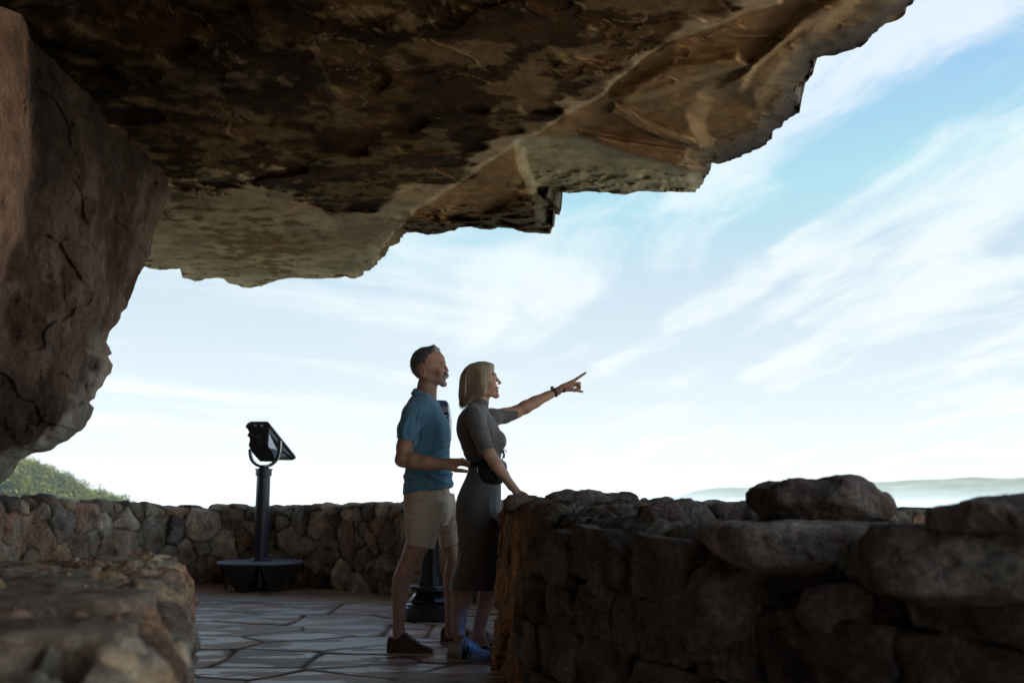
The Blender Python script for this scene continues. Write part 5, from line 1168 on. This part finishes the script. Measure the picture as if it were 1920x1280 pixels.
prism('hood', [p + ev*.48 for p in [atY(a, b, YB) for a, b in [(466,799.5),(504,799.5),(507,815),(500,830),(488,833),(473,822)]]], ev*.50, m_blk, va, scale=(.9,1,.12), about=atY(488, 799.5, YB)+ev*.48)
lidp = [atY(a, b, YB-.01) for a, b in [(459,799),(464,792.5),(470,789.3),(501,789.3),(505,792.5),(506.5,799)]]; prism('lid', lidp, ev, m_grey, va, scale=(1,1,.9), about=lidp[0], bevel=.005)
for a, b in ((479,797.5),(491,797.5)):
    p = atY(a, b, YB-.02); f2 = Field(ax_(p[0]-.02,p[0]+.02,.003), ax_(p[1]-.03,p[1]+.02,.003), ax_(p[2]-.02,p[2]+.02,.003)); f2.cone(p, p+np.array([0,-.012,0]), .012, .011, k=0); Vv, Qv = f2.mesh(); o = under(mesh_np('screw', Vv, Qv, m_silver), va)
def tubeY(name, p, r, L, m, parent, rin=None):
    th = np.linspace(0, 2*pi, 28, endpoint=False); V = []; prof = [(r, 0), (r, -L), (rin or r*.1, -L)] + ([(rin, -L*.4), (.001, -L*.4)] if rin else [])
    for rr, d in prof:
        for t in th: V.append((p[0]+rr*cos(t), p[1]+d, p[2]+rr*sin(t)))
    fc = [(k*28+i, k*28+(i+1) % 28, (k+1)*28+(i+1) % 28, (k+1)*28+i) for k in range(len(prof)-1) for i in range(28)]; fc.append(tuple(range((len(prof)-1)*28, len(prof)*28)))
    return pyd(name, V, fc, m, parent, True)
for a, b in ((470,815.5),(484,818)): tubeY('eyepiece', atY(a, b, YB), .024, .035, m_blk, va, .015)
tubeY('coin_slot', atY(489, 829, YB), .02, .012, m_grey, va, .012)
pyd('side_panel', [atY(504.5,813,YB-.016), atY(519.5,844,YB+.085), atY(517.5,856,YB+.085), atY(503,836,YB-.016)], [(0,1,2,3)], m_silver, va)
sp = [atY(a, b, YB-.002)+ev*t for a, b, t in [(505,812,.06),(505,812,.42),(512,852,.42),(512,852,.10)]]
# the second viewer, behind the man
cB = np.array([atY(806, 1150, 7.75)[0], 7.75, 0.])
vb = empty('tower_viewer', (cB[0], 7.75, 0)); tag(vb, 'coin viewer with cast bell foot and silver head, mostly hidden behind the man', 'binoculars', 'coin viewers on the terrace')
lathe('base', [(.15,.0),(.205,.0),(.208,.012),(.205,.085),(.19,.10),(.192,.112),(.175,.122),(.05,.13)], cB, m_blk, vb, n=96)
lathe('bell_foot', [(.16,.118),(.165,.135),(.150,.155),(.120,.19),(.100,.24),(.082,.32),(.068,.42),(.058,.52),(.055,.56)], cB, m_blk, vb, n=10, smooth=False)
for z in (.215, .232):
    lathe('ring_plate' if z < .22 else 'ring_lip', [(.09,z),(.176,z),(.178,z+.006),(.176,z+.012),(.09,z+.012)], cB, m_blk, vb)
lathe('pole', [(.050,.54),(.048,1.15),(.055,1.18),(.055,1.22),(.03,1.23)], cB, m_blk, vb)
YH = 7.80
hp = [atY(a, b, YH) for a, b in [(783,842),(776,820),(778,790),(786,766),(796,753),(812,749),(834,750),(840,753),(843,768),(845.5,790),(845.5,812),(841,832),(836,845)]]
prism('head_shell', hp, (0,.14,0), m_silver, vb, bevel=.012)
lp = atY(836, 778.5, YH)
tubeY('lens_ring', lp, .029, .016, m_silver, vb, .024); tubeY('lens', lp, .0235, .011, m_glass, vb); tubeY('lens_pupil', lp + np.array([.003,-.011,-.004]), .008, .002, m_silver, vb)
prism('front_panel', [atY(a, b, YH-.002) for a, b in [(786,838),(780,800),(835,796),(843,800),(842,822),(833,840)]], (0,-.006,0), m_blk, vb, bevel=.001)
prism('top_band', [atY(a, b, YH-.002) for a, b in [(790,762),(798,753.5),(812,750),(834,751),(839,754),(841,762)]], (0,-.006,0), mat('blue_band', base=(.06,.09,.22), rough=.4), vb, bevel=.001)

# small blue accent light set against the lit end of the right wall, just above the flagstones
lp0 = np.array([-.115, 5.56, .10]); lmp = empty('accent_light', tuple(lp0)); tag(lmp, 'tiny blue accent light low on the end of the right wall by the woman\'s feet', 'lamp')
def puck(name, c, d, r, L, m):
    d = np.array(d, float); d /= np.linalg.norm(d); a = np.cross(d, [0, 0, 1.]); a /= np.linalg.norm(a); b = np.cross(d, a); th = np.linspace(0, 2*pi, 24, endpoint=False)
    ringv = lambda rr, t: [tuple(c + d*t + rr*(cos(x)*a + sin(x)*b)) for x in th]
    V = ringv(r, 0) + ringv(r, L) + ringv(r*.85, L) ; fc = [(k*24+i, k*24+(i+1) % 24, (k+1)*24+(i+1) % 24, (k+1)*24+i) for k in range(2) for i in range(24)] + [tuple(range(24))[::-1], tuple(range(48, 72))]
    return pyd(name, V, fc, m, lmp)
aim = np.array([-.27, 5.74, .16]) - lp0; puck('lamp_housing', lp0 - aim/np.linalg.norm(aim)*.03, aim, .016, .03, m_blk)
m_blue = bpy.data.materials.new('blue_lens'); m_blue.use_nodes = True; bb = m_blue.node_tree.nodes['Principled BSDF']; bb.inputs['Emission Color'].default_value = (.05,.3,1,1); bb.inputs['Emission Strength'].default_value = 2
puck('lamp_lens', lp0, aim, .0125, .002, m_blue)
ll = bpy.data.lights.new('lamp_glow', 'SPOT'); ll.energy = .06; ll.color = (.03,.30,1.0); ll.spot_size = radians(80); ll.spot_blend = .8; ll.shadow_soft_size = .02
lo = bpy.data.objects.new('lamp_glow', ll); COL.objects.link(lo); lo.location = tuple(lp0 + aim/np.linalg.norm(aim)*.03); lo.rotation_euler = Vector(aim).to_track_quat('-Z', 'Y').to_euler(); lo.parent = lmp; lo.matrix_parent_inverse = Matrix.Translation(-Vector(lmp.location))
# dry tuft behind the boulder
rg = np.random.default_rng(91); ps = []; b0 = atY(1456, 981, 3.42)
for _ in range(90):
    a = rg.uniform(0, 2*pi); L = rg.uniform(.012, .032); st_ = b0 + np.array([rg.uniform(-.05,.05), rg.uniform(-.02,.02), -.012]); ps.append(([st_, st_+np.array([cos(a)*L*.3, sin(a)*L*.3, L*.8]), st_+np.array([cos(a)*L*.8, sin(a)*L*.8, L])], .0012))
Vs, Qs = tubes(ps, 1, .3, 3); tag(mesh_np('dry_plant', Vs, Qs, mat('dry_stem', base=(.10,.075,.045), rough=.9)), 'small dry tuft growing in the gap behind the highest boulder', 'plant')
# ================================================================== distant land
m_land = mat('valley_land', rough=.95, spec=.1, base=(.05,.062,.05), noise=[(.0006, .6, 1.6), (.004, .6, 1.5), (.02,.7,1.3)])
gx = np.sign(np.linspace(-1, 1, 260))*np.abs(np.linspace(-1, 1, 260))**1.5*34000; gy = 60 + np.linspace(0, 1, 260)**2*46000
X, Y = np.meshgrid(gx, gy, indexing='ij'); P = np.stack([X, Y, 0*X], -1); R = np.hypot(X, Y)
Z = -330 + 60*fbm(P/2600, 4, 601) + sstep(500, 60, R)*0
rdg_ = sstep(17000, 27000, Y)*(420 + 190*fbm(P/7000+2, 5, 603)) + 400*sstep(13000, 27000, X*.95+Y*.42)*(1 + .25*fbm(P/6000, 4, 605))
Z = Z + rdg_ + 240*sstep(500, 1900, X - .15*Y)*(1+.06*fbm(P/1500,3,607)); Z -= R**2/(2*6371000.)
Z = np.where(Y < 900, Z, Z)
Zg = Z.copy(); gxl = gx.copy(); gyl = gy.copy()
def Z_land(x, y):
    i = np.clip(np.searchsorted(gxl, x)-1, 0, 258); j = np.clip(np.searchsorted(gyl, y)-1, 0, 258); u = (x-gxl[i])/(gxl[i+1]-gxl[i]); v = (y-gyl[j])/(gyl[j+1]-gyl[j])
    return Zg[i,j]*(1-u)*(1-v)+Zg[i+1,j]*u*(1-v)+Zg[i,j+1]*(1-u)*v+Zg[i+1,j+1]*u*v
o = mesh_np('valley_ground', np.stack([X, Y, Z], -1).reshape(-1, 3), gridfaces(260, 260), m_land); tag(o, kind='structure')
# wooded spur of the mountain at the left
hx = np.linspace(-520, -60, 160); hy = np.linspace(380, 760, 120); X, Y = np.meshgrid(hx, hy, indexing='ij')
def spur(X, Y):
    top = np.interp(X*520/Y + 0*Y, [-330,-280,-256,-239,-231,-221,-212,-203,-196,-186,-150,-60], [30,22,15.0,8.6,4.2,0,-3.0,-5.6,-10,-15,-40,-80])
    return top*Y/520 - np.maximum(0, 520 - Y)*.13 - np.maximum(0, Y - 560)*.4
Z = spur(X, Y) + .8*fbm(np.stack([X, Y, 0*X], -1)/25, 3, 611)
m_hill = mat('hill_soil', rough=.95, base=(.03,.05,.02), noise=(.05,.6,1.4))
o = mesh_np('hillside', np.stack([X, Y, Z], -1).reshape(-1, 3), gridfaces(160, 120), m_hill); tag(o, kind='structure')
m_leaf = mat('leaf', rough=.6, spec=.2, attr=True)
rg = np.random.default_rng(11); VV = []; CCs = []
for _ in range(3900):
    y = rg.uniform(430, 535); x = rg.uniform(-325, -185)*y/520
    zb = float(spur(np.array(x), np.array(y))); r = rg.uniform(2.0, 5.6)
    u, v = topix(np.array([x, y, zb + 5]))
    if u < -190 or u > 285 or v > 985: continue
    tone = np.clip(rg.uniform(0, 1)**1.5*.75 + .6*sstep(8, 17, zb) , 0, 1.2); cb = lerp(np.array([.008,.026,.006]), np.array([.20,.20,.014]), tone**1.5)  # higher crowns yellower: sunlight on the hilltop put into leaf colour
    for k in range(rg.integers(7, 11)):
        cc = np.array([x, y, zb + 2.2 + r*.7]) + rg.normal(0, 1, 3)*np.array([r*.5, r*.5, r*.45]); cr = r*rg.uniform(.28, .5)
        m_ = 44; dv = rg.normal(0, 1, (m_, 3)); dv /= np.linalg.norm(dv, axis=1, keepdims=True)
        c0 = cc + dv*cr*rg.uniform(.7, 1.1, (m_, 1))
        a = rg.normal(0, 1, (m_, 3)); b_ = np.cross(a, dv + .4*rg.normal(0, 1, (m_, 3))); a /= np.linalg.norm(a, axis=1, keepdims=True); b_ /= np.linalg.norm(b_, axis=1, keepdims=True)
        sz = rg.uniform(.16, .38, (m_, 1)); VV.append(np.stack([c0+a*sz, c0+b_*sz, c0-a*sz, c0-b_*sz], 1).reshape(-1, 3))
        CCs.append(np.repeat(cb*rg.uniform(.7, 1.35, (m_, 1)), 4, 0))
V = np.concatenate(VV); o = mesh_np('woodland', V, np.arange(len(V)).reshape(-1, 4), m_leaf, smooth=False, col=np.concatenate(CCs))
tag(o, 'green broadleaf wood covering the hill beyond the stone wall', 'woodland', kind='stuff')
# far pale sheds of the valley town
rg = np.random.default_rng(77); base_ = None
zi = lambda x, y: float(Z_land(x, y))
for k in range(34):
    Yb = rg.uniform(7000, 13000); pxb = rg.uniform(1655, 1890); xb = (pxb-960)/F*Yb*.985
    if base_ is None:
        V = [(sx*.5, sy*.5, z) for z in (0, .8) for sx, sy in ((-1,-1),(1,-1),(1,1),(-1,1))]; walls = pyd('building', V + [(-.5,0,1.05),(.5,0,1.05)], [(0,1,5,4),(1,2,6,5),(2,3,7,6),(3,0,4,7),(4,5,9,8),(6,7,8,9),(5,6,9),(7,4,8)], mat('pale_render', base=(.75,.74,.70), rough=.8)); base_ = walls; o = walls
    else: o = base_.copy(); COL.objects.link(o)
    o.location = (xb, Yb, zi(xb, Yb)-1); o.scale = (rg.uniform(9, 30), 14, rg.uniform(4, 9)); o.rotation_euler = (0, 0, rg.uniform(-.4, .4)); tag(o, 'tiny pale building of the hazy town in the valley', 'building', 'far pale buildings in the valley town')
# haze
import bmesh
bm = bmesh.new(); bmesh.ops.create_cube(bm, size=1)
me = bpy.data.meshes.new('haze'); 
for v in bm.verts: v.co = Vector((v.co.x*90000, v.co.y*110000 + 10, 0)) + Vector((0, 0, 60 if v.co.z > 0 else -900))
bm.to_mesh(me); hz = bpy.data.objects.new('haze', me); COL.objects.link(hz); tag(hz, kind='stuff')
mh = bpy.data.materials.new('haze_air'); mh.use_nodes = True; nt = mh.node_tree; nt.nodes.remove(nt.nodes['Principled BSDF'])
pv = nt.nodes.new('ShaderNodeVolumePrincipled'); pv.inputs['Color'].default_value = (.72,.87,1,1); pv.inputs['Density'].default_value = .00008; pv.inputs['Anisotropy'].default_value = 0.2
nt.links.new(pv.outputs[0], nt.nodes['Material Output'].inputs['Volume']); me.materials.append(mh)
